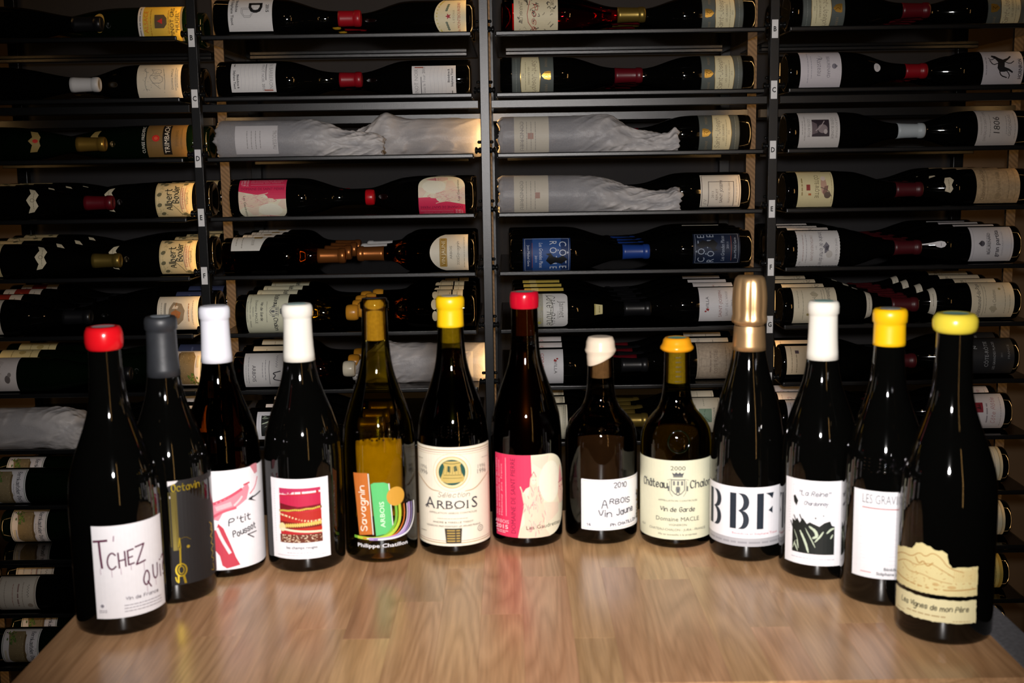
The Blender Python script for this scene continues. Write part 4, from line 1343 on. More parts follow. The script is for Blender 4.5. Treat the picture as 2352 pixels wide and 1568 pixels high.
@label('boxler')
def _():
    l = Lab(92, 78, 'e2cf9e'); rr = random.Random(6); l.frame(-44, -37, 44, 37, .8, 'b09a62')
    for k in range(60):
        u, v = rr.uniform(-42, 42), rr.choice((rr.uniform(14, 36), rr.uniform(-36, 20)))
        l.line([(u, v), (u + rr.uniform(-4, 4), v + rr.uniform(-3, 3)), (u + rr.uniform(-4, 4), v + rr.uniform(-4, 4))], .6, rr.choice(('b9aa74', 'a59a6a', 'c4b480')), up=0, smooth=1)
    l.up(); nb = math.radians(45)
    l.hand('Albert', -2, 4, 14, '3a382c', 2.4, width=46, nib=nb); l.hand('Boxler', 10, -11, 13, '3a382c', 2.4, width=40, nib=nb)
    l.poly([(-30, -17), (0, -14), (30, -17), (30, -26), (0, -23), (-30, -26)], 'e9d9b0'); l.line([(-30, -17), (0, -14), (30, -17)], .9, 'b0524a', smooth=1, up=0); l.line([(-30, -26), (0, -23), (30, -26)], .9, 'b0524a', smooth=1)
    l.text('SOMMERBERG', 0, -21.5, 4, 'b0524a', width=46); l.text('RIESLING', 0, -31, 3, '8a7a4a', width=24)
    for u, v in ((-36, -22), (-40, -28), (36, -24), (38, 26), (34, 18), (-34, 24), (-14, 30), (8, 30)):
        l.ell(u, v, 4, 5.5, '6f6c50', 10, 0, rot=30)
    l.line([(-38, -16), (-20, -6), (-6, 14)], 1.0, '55523e', smooth=1); l.line([(32, 30), (40, 20), (34, 10)], 1.2, '6f6c50', smooth=1)
    return l
def ornate(img1, img2, txt):
    l = Lab(92, 88, 'e8e1cf'); l.frame(-43, -41, 43, 41, .6, 'b9ae94')
    l.fine(-30, 30, 27, 4.5, 'a39d90', 6); l.fine(-24, 24, 35, 1.4, 'a8a292', 2)
    l.poly([(-26, 14), (-10, 20), (8, 18), (24, 10), (20, -8), (4, -16), (-16, -12), (-28, 0)], img1); l.poly([(-12, 12), (0, 14), (6, 4), (0, -8), (-12, -4)], img2); l.poly([(8, 12), (16, 8), (14, -2), (8, 0)], 'ead9c2')
    l.line([(-24, 4), (-8, -2), (10, 6), (22, 2)], 1.4, 'a9763a', smooth=1); l.fine(-20, 20, -24, 1.8, 'b0825a', 3); l.fine(-28, 28, -33, 1.3, 'b0a690', 4)
    return l
LABELS['ornate'] = lambda: ornate('9a8a72', 'b5703a', 'JOSMEYER')
@label('blue')
def _():
    l = Lab(90, 82, '3a4468'); l.fine(-34, 34, 10, 4, '58648c', 3); l.fine(-30, 30, -14, 3, '8d94ac', 4); l.ell(0, -2, 7, 7, 'b0506a')
    return l
@label('bernk')
def _():
    l = Lab(104, 82, 'e9e6ea', corner=2); l.frame(-49, -38.5, 49, 38.5, 1.1, '4f7350')
    l.poly([(-44, 6), (-30, 12), (-8, 9), (12, 14), (30, 8), (44, 10), (44, -18), (26, -26), (-14, -24), (-36, -28), (-44, -22)], '8d7d5c')
    rr = random.Random(3)
    for k in range(60):
        u, v = rr.uniform(-40, 40), rr.uniform(-22, 8); l.line([(u, v), (u + rr.uniform(-5, 5), v + rr.uniform(-2, 2))], .9, rr.choice(('6b5d42', 'a39268', '75683f', 'b8a67c')), up=0)
    l.up()
    for k in range(26):
        l.ell(rr.uniform(-44, -14), rr.uniform(-30, -10), rr.uniform(1.5, 3.5), rr.uniform(1.5, 3), rr.choice(('5c7a3a', '7d9448', '4a6632')), 7, 0)
    l.up(); nb = math.radians(42)
    l.poly([(-34, 8), (38, 8), (38, 12), (-34, 12)], '6e5a3a', 0); l.hand('Bernkasteler Doctor', 0, 22, 8.6, '4a4a52', 1.3, width=82, nib=nb); l.text('Riesling Auslese', 0, 15.5, 2.6, '7d7d84', width=26); l.text('2014', 0, 34, 2.6, '7d7d84')
    l.poly([(0, -29), (28, -29), (28, -34), (0, -34)], 'd8d2c0', 0); l.ell(-40, -33, 2, 2, '5c4f66', 8)
    return l
@label('plainold')
def _():
    l = Lab(100, 86, 'd5cdc0'); l.frame(-47, -40, 47, 40, .9, '6b5340'); l.frame(-45, -38, 45, 38, .5, '8f7a62')
    l.line([(-24 + k * 1.6, 26 + 2.6 * math.sin(k * 1.7)) for k in range(18)], .7, '6b625a', smooth=1); l.ell(24, 29, 6, 6, 'a9998a', 14); l.fine(-30, 30, 14, 1.5, 'a89c90', 2); l.fine(-26, 26, 4, 3.2, '9a7f78', 8); l.fine(-26, 26, -8, 1.5, 'b08a80', 5); l.fine(-34, 34, -26, 1.4, 'a89c90', 6)
    return l
@label('stripe')
def _():
    l = Lab(92, 86, 'ddd2c2'); l.rect(-46, -18, 46, 16, '8a2a20'); l.text('ALSACE', 0, -5, 9, 'c9553a', width=56); l.fine(-30, 30, 28, 2, '9a8f80', 2); l.fine(-30, 30, -30, 2, '9a8f80', 3)
    return l
@label('creamfig')
def _():
    l = Lab(96, 86, 'e6d69c'); l.hand('V 20', 6, 4, 10, '8d7a48', 1, shear=.2); l.fine(-36, 36, 26, 1.6, 'a89560', 2); l.fine(-36, 36, -16, 1.6, 'a89560', 3); l.ell(-26, 6, 7, 8, 'c2ae70', 14)
    return l
@label('paleart')
def _():
    l = Lab(96, 86, 'd9d0cc'); l.ell(16, 24, 9, 6, '6b625f', 14); l.ell(6, 28, 5, 4, '8a817c', 10); l.hand('Riesling', -4, 2, 9, 'a89e98', .8, shear=.3); l.fine(-36, 36, -16, 1.5, 'b0a8a2', 3)
    return l
# --- second bay
@label('bigd')
def _():
    l = Lab(88, 90, WHITE)
    for (ox, oy, c, w_) in ((6, -6, 'a9a6a6', 1.4),):
        for gk in (0, 3.0):
            l.line([(ox - 11 + gk, oy - 12 + gk), (ox - 11 + gk, oy + 12 - gk), (ox, oy + 12 - gk), (ox + 9 - gk, oy + 6), (ox + 9 - gk, oy - 6), (ox, oy - 12 + gk), (ox - 11 + gk, oy - 12 + gk)], 1.0, c, up=0)
    l.up()
    l.rect(-18, -3, -12, 25, '1c1b1e', 0); l.poly([(-18, 25), (-6, 25), (3, 21), (6, 14), (6, 8), (3, 1), (-6, -3), (-18, -3), (-18, 2.5), (-7, 2.5), (-1, 6), (0, 11), (-1, 16), (-7, 19.5), (-18, 19.5)], '1c1b1e')
    l.text('2015', -4, 32, 6, D_, bold=.02, width=18); l.text('Bénédicte', -12, -30, 5.2, D_, bold=.015, width=32); l.text('& Stéphane Tissot', 0, -39, 5.2, D_, bold=.015, width=60)
    return l
@label('star')
def _():
    l = Lab(92, 66, None)
    pts = [(-46, -33), (46, -33), (46, 14)] + [(46 - 92 * k / 14, 14 + 19 * math.sin(PI * k / 14)) for k in range(1, 14)] + [(-46, 14)]
    l.poly(pts, 'e9ddb6'); l.line([(42 - 84 * k / 12, 11 + 17 * math.sin(PI * k / 12)) for k in range(13)], 2.6, 'd3c462')
    st = [(6.5 * math.cos(PI / 2 + k * PI / 5) * (1 if k % 2 == 0 else .42), 4 + 6.5 * math.sin(PI / 2 + k * PI / 5) * (1 if k % 2 == 0 else .42)) for k in range(10)]
    l.poly(st, 'b0303a')
    for sg in (-1, 1):
        for k in range(4):
            l.ell(sg * (13 + k * 4.5), 7 - k * 1.5, 2.4, 3.2, '77806c', 8, 0, rot=sg * 40)
    l.up(); l.text('L ETOILE', 0, -9, 3.5, '9a8f70', width=26); l.text('de MONTBOURGEAU', 0, -21, 6, 'a8483a', width=66)
    return l
def tissot(top, sub):
    l = Lab(66, 92, WHITE); l.text(top, -4, 33, 7.6, '88868a', width=58, bold=-.01); l.rect(-30, 26, 8, 27.4, '55535a'); l.text(sub, -8, 18, 5.4, '8d8a90', width=40)
    l.text('2015', 22, 18.5, 5.4, '6b696f', width=14); l.rect(27, 22, 30, 40, 'b06a5c', 0)
    for k in range(5):
        l.line([(-30, 8 - k * 8), (-10, 6 - k * 8), (10, 9 - k * 8), (28, 5 - k * 8)], .6, 'd2cfd2', smooth=1, up=0)
    l.up(); l.text('Bénédicte &', 10, -33, 4.2, '3c3a40', width=28, bold=.02); l.text('Stéphane Tissot', 6, -40, 4.2, '3c3a40', width=38, bold=.02); l.rect(-30, -39, -22, -37.6, D_)
    return l
LABELS['barberon'] = lambda: tissot('EN BARBERON', 'PINOT NOIR')
LABELS['pinot'] = lambda: tissot('PINOT NOIR', 'Sous la Tour')
LABELS['gaud'] = lambda: saint_pierre(108, 99)
@label('jaunetag')
def _():
    l = Lab(96, 82, None)
    pts = [(-48, -41), (48, -41), (48, 8)] + [(48 - 96 * k / 14, 8 + 33 * math.sin(PI * k / 14) ** .8) for k in range(1, 14)] + [(-48, 8)]
    l.poly(pts, 'e9e1cd'); l.poly([(-32, 4), (32, 4), (34, 6), (34, 18), (32, 20), (-32, 20), (-34, 18), (-34, 6)], 'a9843a'); l.frame(-32, 6, 32, 18, .7, 'e2c884'); l.text('VIN JAUNE', 0, 8, 7.6, 'efe3bd', width=54)
    l.text('ARBOIS', 0, -7, 5, '7d776c', width=28); l.hand('Savagnin', 6, -22, 5.5, '9a9488', .8, shear=.3); l.hand('2008', -20, -22, 4.6, '9a9488', .7); l.fine(-36, 36, -33, 1.4, 'b0a998', 3)
    return l
@label('slanted')
def _():
    l = Lab(52, 76, None); l.poly([(-26, -38), (26, -38), (26, 22), (-26, 38)], 'e6e2d8'); l.poly([(-26, 6), (-12, 6), (-10, 8), (-10, 22), (-12, 24), (-26, 24)], 'a9843a'); l.fine(-20, 20, -16, 1.6, 'a8a296', 2); l.fine(-20, 14, -28, 1.6, 'a8a296', 3); l.hand('2008', 4, 4, 5, '9a9488', .7)
    return l
LABELS['chalon'] = lambda: chalon(118, 88)
@label('twopart')
def _():
    l = Lab(96, 60, None); l.rect(-48, -30, 48, -8, 'e2d7b4'); l.rect(-44, -5, 44, 26, 'd9c8a2'); l.ell(-26, 30, 12, 6, 'd9c8a2', 12); l.ell(0, 31, 12, 7, 'd9c8a2', 12); l.ell(24, 30, 12, 6, 'd9c8a2', 12)
    l.text('ARBOIS', 0, 6, 7, '8a6f4a', width=40); l.fine(-30, 30, -2, 1.5, '9a8458', 2); l.fine(-34, 34, -18, 1.6, 'a89770', 3); l.line([(-40, 22), (0, 25), (40, 22)], .8, '9a8458')
    return l
@label('winek')
def _():
    l = Lab(86, 84, 'dfdcda'); l.hand('W', 14, 18, 18, '3c3a40', 2.2, width=22); l.line([(-20, 12), (34, 12)], 1, '55535a'); l.line([(-34 + k * 1.7, 28 + 2.4 * math.sin(k * 1.9)) for k in range(18)], .8, '8d8a90', smooth=1); l.fine(-22, 24, 4, 1.4, '9a989c', 2); l.fine(-16, 16, -2, 1.4, '9a989c', 3)
    l.text('ARBOIS', 8, -24, 7.6, '3c3a40', width=36); l.fine(-30, 30, -32, 1.5, 'a5a3a6', 4); l.fine(-10, 30, -37, 1.2, 'a5a3a6', 5)
    return l
@label('gelac')
def _():
    l = Lab(96, 84, 'e9dfc4'); l.text('GELAC', 0, 8, 10, 'b06a4a', width=44); l.fine(-36, 36, 26, 1.6, 'b9a988', 2); l.fine(-36, 36, -12, 1.6, 'b9a988', 3)
    return l
LABELS['scrib'] = lambda: scribble(66, 88)
# --- third bay
@label('rosart')
def _():
    l = Lab(96, 90, 'e2d6b4'); rr = random.Random(9)
    for k in range(46):
        u, v = rr.uniform(-38, 40), rr.uniform(-36, 40); l.line([(u, v), (u + rr.uniform(-5, 5), v + rr.uniform(-5, 5)), (u + rr.uniform(-6, 6), v + rr.uniform(-6, 6))], rr.uniform(.8, 2.2), rr.choice(('5a544a', '8f866f', '7a7160', '4a453e', 'a89c80')), up=0, smooth=1)
    l.up(); l.text('ROSE DE', -20, 30, 7, '8f8468', width=34); l.text('MAROUT', -6, -34, 7, '8f8468', width=38); l.hand('Rose', 6, -8, 12, 'b0483a', 1.1, shear=.3, sx=1.4); l.line([(-30, -12), (10, -20), (34, -4)], 1.2, 'b0483a', smooth=1)
    return l
@label('joseph')
def _():
    g = '5c625e'; l = Lab(104, 86, g); l.rect(-52, 42.2, 52, 43, '3c403e', 0); l.rect(-52, -43, 52, -41.6, '3c403e')
    l.poly([(-52, -22), (-26, -24), (0, -25), (26, -24), (52, -22), (52, 12), (26, 14), (0, 15), (-26, 14), (-52, 12)], 'e6dcb4')
    l.line([(-52, 12.4), (-26, 14.4), (0, 15.4), (26, 14.4), (52, 12.4)], .9, 'gc9a24a', up=0); l.line([(-52, -22.4), (-26, -24.4), (0, -25.4), (26, -24.4), (52, -22.4)], .9, 'gc9a24a')
    l.hand('Saint-Joseph', 0, -1, 10, '7d6a58', .9, shear=.35, width=70, nib=math.radians(50)); l.text('LES GRISIERES', 0, -10, 3.6, '8a7d64', width=36); l.fine(-30, 30, -15, 1.2, 'b0a683', 3); l.text('2012', 0, -21, 3, '8a7d64')
    l.poly([(-8, 37), (8, 37), (9, 33), (7, 24), (0, 18), (-7, 24), (-9, 33)], 'gd2a24a'); l.line([(-3, 33), (3, 33), (-1, 28), (3, 23)], 1.2, 'g8a6420')
    l.text('DOMAINE', -30, 25, 5.2, '8a7a62', width=26); l.text('PERRET', 30, 25, 5.2, '8a7a62', width=24); l.fine(-40, 40, -34, 1.2, '7d837d', 5)
    return l
@label('framed')
def _():
    l = Lab(80, 86, 'e6dfd2'); l.frame(-37, -40, 37, 40, 1.0, '4a3a34'); l.frame(-37, -28, 20, 26, 1.1, '4a3a34')
    l.text('SAINT JOSEPH', -2, -4, 6.2, '6b5a54', width=50); l.text('REFLET', -8, 6, 4.8, '8a7d74', width=24); l.text('2013', -8, 15, 4.6, '8a7d74', width=14); l.text('FRANCOIS VILLARD', -4, -20, 4, '8a7d74', width=46); l.hand('FV', -24, 29, 7, '9a938c', .9); l.fine(-26, 26, -34, 1.2, 'a59d94', 3)
    return l
def rotie(bg, bg2, ink, w):
    l = Lab(w, 100, bg); l.rect(-w / 2, -30, w / 2, 30, bg2, 0); l.frame(-w / 2 + 2, -46, w / 2 - 2, 46, .6, ink)
    l.text('C Ô T E', 0, 26, 15, ink, width=62); l.text('R Ô T I E', 0, 6, 15, ink, width=64)
    l.text('Les Grandes Places', 0, -16, 7.5, ink, width=56, shear=.2); l.text('2011', 6, -25, 4.4, ink, width=14); l.rect(-28, -31, 28, -30.2, 'a0503a'); l.text('Jean-Michel Gerin', 0, -41, 5, ink, width=46)
    l.poly([(8, 44), (18, 30), (14, 18), (20, 8), (10, -2), (0, 4), (-4, -2), (-6, 8), (2, 14), (4, 24), (0, 34)], '0d0f14')
    return l
LABELS['rotblue'] = lambda: rotie('1d3566', '2f5596', 'd5dae6', 82)
LABELS['rotdark'] = lambda: rotie('0f1a30', '13213c', '9aa6b8', 72)
@label('jamet')
def _():
    l = Lab(84, 92, 'dedcda', corner=13); l.rect(-42, -46, 42, -6, 'e0d9b4', 0); l.rect(-42, -46, 42, 14, 'dedcd4'); l.text('Jamet', -2, 28, 13, '66635f', width=36, bold=-.01); l.text('DOMAINE', 10, 24, 2.6, '8d8a86', width=16)
    l.hand('Côte-Rôtie', 0, 2, 17, '3c3a36', 1.5, shear=.3, width=70, nib=math.radians(50)); l.line([(-36, 0), (-10, 18), (20, 10), (34, 16)], .9, '55524c', smooth=2); l.ell(28, -14, 4, 4, 'b9b04a', 10); l.fine(-30, 30, -12, 1.3, 'a8a48c', 3); l.fine(-30, 20, -24, 1.3, 'a8a48c', 4); l.fine(-30, 20, -34, 1.3, 'a8a48c', 5)
    return l
@label('diamond')
def _():
    l = Lab(98, 86, 'e0c860'); l.poly([(-20, 24), (0, 10), (20, 24), (0, 38)], 'b0302a'); l.poly([(-8, 24), (0, 18), (8, 24), (0, 30)], '3a1a18'); l.text('2015', 0, -2, 8, '5c4f28', width=24); l.rect(-49, -28, 49, -12, 'e9d98a'); l.fine(-36, 36, -20, 1.6, '9a8848', 2); l.fine(-36, 36, -36, 1.6, '9a8848', 3)
    return l
def villa(t, c):
    l = Lab(90, 88, 'dcdadc'); l.text('VILLA', 2, 24, 6.4, '4a474c', width=26); l.poly([(-17, 25), (-13, 31), (-10, 27), (-12, 23)], '9a3030'); l.ell(-17, 31, 2, 2.4, '9a3030', 8)
    l.text(t, 0, -4, 6.4, c, width=62); l.text("SAUT DE L'ANGE", 0, -17, 4.6, '9a9598', width=56); l.text('2012', 0, -27, 3.6, '77737a', width=14)
    return l
LABELS['villaj'] = lambda: villa('SAINT-JOSEPH', '9a6a66')
LABELS['villac'] = lambda: villa('CONDRIEU', 'c0605a')
@label('stained')
def _():
    l = Lab(108, 86, 'b8a894', stock=OLDPAPER); l.frame(-50, -39, 50, 39, .7, '8a7a68'); l.text('COTE ROTIE', 0, -2, 8, '8f7f70', width=52); l.fine(-24, 24, 14, 3.0, '9a8a7a', 9); l.frame(-8, 22, 8, 34, .6, '9a8a7a'); l.fine(-36, 36, -20, 1.6, '94856f', 3); l.fine(-30, 30, -28, 1.6, '94856f', 4)
    return l
@label('grapes')
def _():
    l = Lab(100, 86, 'e0d8c8'); rr = random.Random(4)
    for k in range(34):
        l.ell(rr.uniform(-12, 12), rr.uniform(-24, 28), 2.8, 2.8, rr.choice(('5c4a66', '6e5a78', '4a3a54', '8a7890')), 8, 0)
    l.up(); l.hand('Condrieu', 18, 22, 9, '8a8078', .8, shear=.3); l.fine(-40, -18, 10, 1.8, 'a8a094', 2); l.fine(18, 42, -8, 1.8, 'a8a094', 3)
    return l
@label('lace')
def _():
    l = Lab(92, 74, 'dfd8c0'); l.frame(-42, -33, 42, 33, 1.2, '55503f')
    for k in range(34):
        for v in (-29.5, 29.5):
            l.rect(-41 + k * 2.45, v - 1.6, -39.8 + k * 2.45, v + 1.6, '5f5a48', 0)
    l.up(); l.frame(-39, -26, 39, 26, .6, '6e6954'); l.fine(-27, 27, 10, 3.0, '7d785f', 8); l.fine(-32, 32, -2, 1.6, '97917a', 2); l.fine(-28, 28, -12, 1.6, '97917a', 3); l.fine(-16, 16, -20, 2.2, '7d785f', 9)
    return l
@label('greensq')
def _():
    l = Lab(98, 66, 'dcd6c2'); l.rect(-16, -12, 14, 16, '7f9a84'); l.line([(-14, -8), (-2, 6), (12, 2)], 1.6, '5f7a64', smooth=1); l.text('BONSERINE', 0, 22, 6, '7d7d70', width=50); l.text('VIOGNIER', 0, -20, 5, '8a8a7c', width=34); l.fine(-40, 40, -28, 1.4, 'a8a494', 3); l.fine(20, 42, 4, 1.4, 'a8a494', 4)
    return l
# --- fourth bay
@label('rasteau')
def _():
    l = Lab(92, 84, 'd9d2d6'); l.text('Rasteau', 0, -8, 10.5, '77727a', width=38, bold=-.01); l.line([(-26, -4), (-18, 6), (-14, -6)], .8, '77727a', smooth=1); l.text('BEAURENARD', 0, 12, 6.4, '85808a', width=46); l.ell(0, 27, 5.5, 5, '8a858f', 14); l.poly([(-5, 28), (0, 34), (5, 28)], '6e6a74'); l.fine(-24, 24, -20, 1.3, 'aaa5ae', 2); l.fine(-34, 34, -27, 1.3, 'aaa5ae', 3)
    return l
@label('horse')
def _():
    l = Lab(84, 84, 'd5d0d6'); K = '1d1b20'
    l.poly([(-14, 8), (-6, 13), (6, 11), (14, 16), (20, 24), (24, 22), (22, 15), (16, 8), (12, 0), (16, -10), (22, -16), (19, -18), (11, -10), (6, -3), (-4, -2), (-8, -12), (-14, -20), (-17, -19), (-12, -10), (-14, -2)], K); l.line([(-14, 8), (-22, 4), (-26, -8)], 2.2, K, smooth=1); l.line([(-6, 0), (-20, -14), (-28, -12)], 1.8, K, smooth=1); l.line([(8, 0), (2, -14), (8, -22)], 1.8, K, smooth=1); l.line([(4, 10), (0, 22), (10, 28)], 1.8, K, smooth=1); l.line([(16, 16), (10, 26), (16, 30)], 1.4, K, smooth=1)
    l.text('HORNRON', -8, -38, 7, '3c3a42', width=42, bold=.02); l.fine(-20, 20, 36, 1.6, '9a959e', 2)
    return l
@label('portrait')
def _():
    l = Lab(90, 84, 'd2ccc8'); l.text('LA POITRINE', 0, 33, 4, '9a9490', width=44); l.text('CÔTE BLONDE', 0, 24, 5, '85807c', width=46); l.rect(-18, -16, 18, 20, '352a30'); l.ell(2, 6, 9, 10, '8d7f80', 18); l.poly([(-14, -16), (14, -16), (10, -4), (-8, -6)], '6b5c60'); l.ell(8, 12, 5, 4, 'b9adab', 12); l.line([(-14, 10), (-2, 2), (6, -8)], 2, 'a89a9a', smooth=1)
    l.text('CÔTE-RÔTIE', 0, -25, 4.6, '8a8480', width=38); l.fine(-26, 26, -31, 1.4, 'a19b97', 2); l.fine(-14, 14, -36, 1.4, 'a19b97', 3)
    return l
@label('y1806')
def _():
    l = Lab(96, 84, 'cfc7c2'); l.text('1806', 0, -4, 13, '45403e', width=36, shear=.1); l.text('GIGONDAS', 0, -28, 6, '8d8682', width=48); l.text('CHATEAU DE SAINT COSME', 0, 24, 5, '8d8682', width=70); l.fine(-26, 26, 16, 1.4, 'a59e99', 2); l.fine(-20, 20, -18, 1.4, 'a59e99', 3); l.fine(-30, 30, -36, 1.4, 'a59e99', 4); l.text('HOMINIS FIDES', 0, 33, 3.4, '9a938e', width=40)
    return l
@label('rotfig')
def _():
    l = Lab(92, 74, 'e2d4a4'); l.text('CÔTE-RÔTIE', -4, -2, 8.2, '7a6a4a', width=52); l.poly([(-22, 12), (-6, 10), (10, 12), (20, 20), (8, 24), (-10, 22), (-24, 20)], 'c9a08a'); l.poly([(20, 20), (8, 24), (-4, 26), (-2, 18), (10, 14)], '8f6a5c'); l.ell(-20, 16, 6, 5, 'e2cfc0', 12); l.ell(16, 24, 7, 7, '6b5a4c', 12); l.line([(0, 10), (6, 26), (18, 32)], 1.4, '6b5a4c', smooth=1); l.rect(-6, -20, 6, -12, '9a3a30'); l.rect(12, -16, 16, -10, 'c06a3a'); l.fine(-20, 20, -29, 2.4, 'a08a5a', 8); l.fine(-34, 34, 33, 1.2, 'b5a577', 2)
    return l
@label('chatold')
def _():
    l = Lab(96, 92, 'c2a680', stock=OLDPAPER); l.text('Châteauneuf-du-Pape', 0, 28, 8.5, '7d674c', width=76); l.rect(-40, 22, 40, 22.8, '94805f'); l.hand('Cuvée Vieille', 4, -4, 8, '94805f', .8, width=46); l.ell(-28, 0, 8, 7, 'ae9470', 14); l.fine(-34, 34, -22, 1.6, '9c8766', 2); l.rect(-42, -36, 42, -35.4, '94805f')
    return l
@label('mordor')
def _():
    l = Lab(94, 90, None, None)
    pts = []
    for (a, b) in (((-47, -45), (47, -45)), ((47, -45), (47, 45)), ((47, 45), (-47, 45)), ((-47, 45), (-47, -45))):
        n = 26
        for k in range(n):
            t = k / n; o = .8 if k % 2 else 0
            x_, y_ = a[0] + (b[0] - a[0]) * t, a[1] + (b[1] - a[1]) * t
            pts.append((x_ * (1 - o / 47), y_ * (1 - o / 45)))
    l.poly(pts, 'd9d6d4'); l.hand('Domaine de la Mordorée', 0, 2, 8.5, '77747a', .9, width=82, nib=math.radians(45)); l.text('CHATEAUNEUF-DU-PAPE', 0, -17, 5.4, 'a08a86', width=58); l.text('2011', 0, -7, 3, '8a868a'); l.text('REINE DES BOIS', 4, 35, 4, '9a9698', width=46)
    l.poly([(-12, 16), (-4, 22), (4, 20), (14, 28), (18, 26), (10, 18), (12, 12), (2, 12), (-2, 8), (-6, 12)], '77747c'); l.ell(14, 22, 8, 7, 'c2bdb8', 12); l.poly([(-4, 22), (4, 20), (6, 14), (-2, 14)], '4f4c55'); l.fine(-34, 34, -26, 1.4, 'a8a4a6', 2); l.fine(-30, 30, -33, 1.4, 'b09a96', 3); l.text('75 cl', 34, -40, 3, '77747a')
    return l
@label('gran')
def _():
    l = Lab(90, 90, 'd2d0d4'); l.text('BEAURENARD', 0, 4, 6.0, '4a4850', width=48, bold=.015); l.text('gran partita', 0, -14, 9, '3a3840', width=62, bold=.012); l.ell(0, 22, 6, 5.5, '55535c', 14); l.poly([(-6, 23), (0, 30), (6, 23)], '3a3840'); l.text('CHATEAUNEUF-DU-PAPE', 0, -23, 3.2, '97949c', width=54); l.rect(-45, -40, 45, -39.3, 'aaa7ae', 0); l.rect(-45, 39.3, 45, 40, 'aaa7ae'); l.fine(-18, 18, 12, 1.4, '97949c', 3)
    return l
def chat(t2):
    l = Lab(96, 92, 'd9cdb2'); l.text('Châteauneuf-du-Pape', -2, 26, 9, '55504a', width=84); l.rect(-40, 20, 40, 20.8, '8f8672', 0); l.fine(-34, 30, 15, 1.5, 'a89f8a', 2); l.text(t2, -6, -6, 7.5, '8a8270', width=52); l.poly([(-28, 2), (-22, 8), (-16, 4), (-18, -6), (-24, -10), (-30, -4)], 'b3a88e'); l.ell(22, -16, 3, 3, '9a8a5a', 8); l.fine(-34, 34, -26, 1.4, 'a89f8a', 3); l.fine(-34, 10, -36, 1.4, 'a89f8a', 4)
    return l
LABELS['chat'] = lambda: chat('Cuvée Cadettes')
LABELS['marcoux'] = lambda: chat('Vin Marcoux')
@label('rouge')
def _():
    l = Lab(70, 86, 'e8d2b0'); l.hand('Rouge', 4, 2, 8, '6b5a44', .8, shear=.3); l.rect(-20, -24, -12, -16, '5a4a50'); l.fine(-10, 30, -22, 1.6, 'a08c6c', 2); l.fine(-30, 30, -32, 1.4, 'a08c6c', 3); l.fine(-20, 24, 24, 1.6, 'a08c6c', 4)
    return l
@label('blackrot')
def _():
    l = Lab(98, 92, '232427'); l.text('CÔTE-RÔTIE', 4, 10, 8, '8f9296', width=60); l.text('LES GRANDES PLACES', 0, -5, 5, '8f9296', width=66); l.hand('N', 18, 34, 9, 'a5a8ac', 1.2); l.text('2011', 0, -20, 3.6, '77797d'); l.text('FRANCE', 8, -36, 4.4, '77797d', width=32)
    return l
@label('redsq')
def _():
    l = Lab(96, 82, 'd5cfd0'); l.rect(-2, 6, 20, 26, '86202e'); l.poly([(4, 10), (8, 22), (12, 12), (14, 20), (16, 12)], '4a1018'); l.fine(-26, 18, -2, 3.0, '9a9296', 8); l.hand('Côte Rôtie', 2, -20, 9, 'b07a7c', .9, shear=.3, width=60); l.fine(-36, 36, -32, 1.5, 'aaa2a4', 2)
    return l
@label('creamframe')
def _():
    l = Lab(96, 66, 'd9d2b8'); l.rect(-48, -33, 48, -26, 'cfc2a0', 0); l.frame(-30, -16, 30, 18, .7, '8a86a0'); l.ell(0, 24, 9, 5, '55503f', 12); l.fine(-22, 22, 4, 1.6, 'b08a8a', 2); l.rect(-48, -27, 48, -26.2, '8a7a52')
    return l
@label('yellowed')
def _():
    l = Lab(96, 72, 'd9c878'); l.fine(-34, 34, 16, 1.8, 'a08c48', 2); l.fine(-26, 26, -3, 3.2, '8a783a', 9); l.rect(-48, -36, 48, -28, 'b09a4a'); l.fine(-30, 30, -20, 1.6, 'a08c48', 3)
    return l
# collars on necks and shoulders
COLLARS = {
 'oval': lambda: Lab(46, 26, 'c9a24a', shape=[(23 * math.cos(2 * PI * k / 24), 13 * math.sin(2 * PI * k / 24)) for k in range(24)]).ell(0, 1, 11, 8, '2c2418'),
 'scroll': lambda: Lab(60, 24, 'ded3b4', shape=[(-30, -10), (-16, -4), (0, -12), (16, -4), (30, -10), (28, 2), (14, 12), (0, 7), (-14, 12), (-28, 2)]).ring(0, 0, 4, 1, '7d745c').fine(-20, 20, 2.5, 1.2, '9a9074', 2),
 'seal': lambda: Lab(56, 24, 'a58c52', shape=[(-28, -10), (-10, -4), (0, -12), (10, -4), (28, -10), (28, 4), (12, 12), (0, 10), (-12, 12), (-28, 4)]).ell(0, 2, 5, 5.5, 'cf2b22', 14),
 'dot': lambda: Lab(26, 15, 'd9d4d4', shape=[(13 * math.cos(2 * PI * k / 20), 7.5 * math.sin(2 * PI * k / 20)) for k in range(20)]).fine(-5, 5, 0, 1, '97939a', 2),
 'note': lambda: Lab(18, 50, 'e2e0e2', shape=[(4, 25), (7, 0), (8.5, -6), (9, -14), (6, -21), (0, -24), (-6, -21), (-9, -14), (-7, -6), (-2, -2), (1, 4), (-1, 25)]).fine(-4, 4, -14, 1, '77747a', 2),
 'band': lambda: Lab(110, 13, 'd5cdba').fine(-20, 20, 0, 1.4, '9a9380', 2).rect(-55, 5, 55, 5.6, 'a89f8a'),
 'blob': lambda: Lab(44, 20, 'cfc2a6', shape=[(-22, -3), (-12, -8), (-2, -5), (10, -10), (20, -4), (22, 6), (8, 9), (-6, 6), (-18, 8)]).fine(-14, 14, 0, 1.4, '9a8e72', 2),
 'tab': lambda: Lab(30, 18, 'ddd29a').fine(-10, 10, 2, 1.6, '8f8450', 2).rect(-15, -9, 15, -6, 'b3a765'),
}
LM, KM = {}, {}
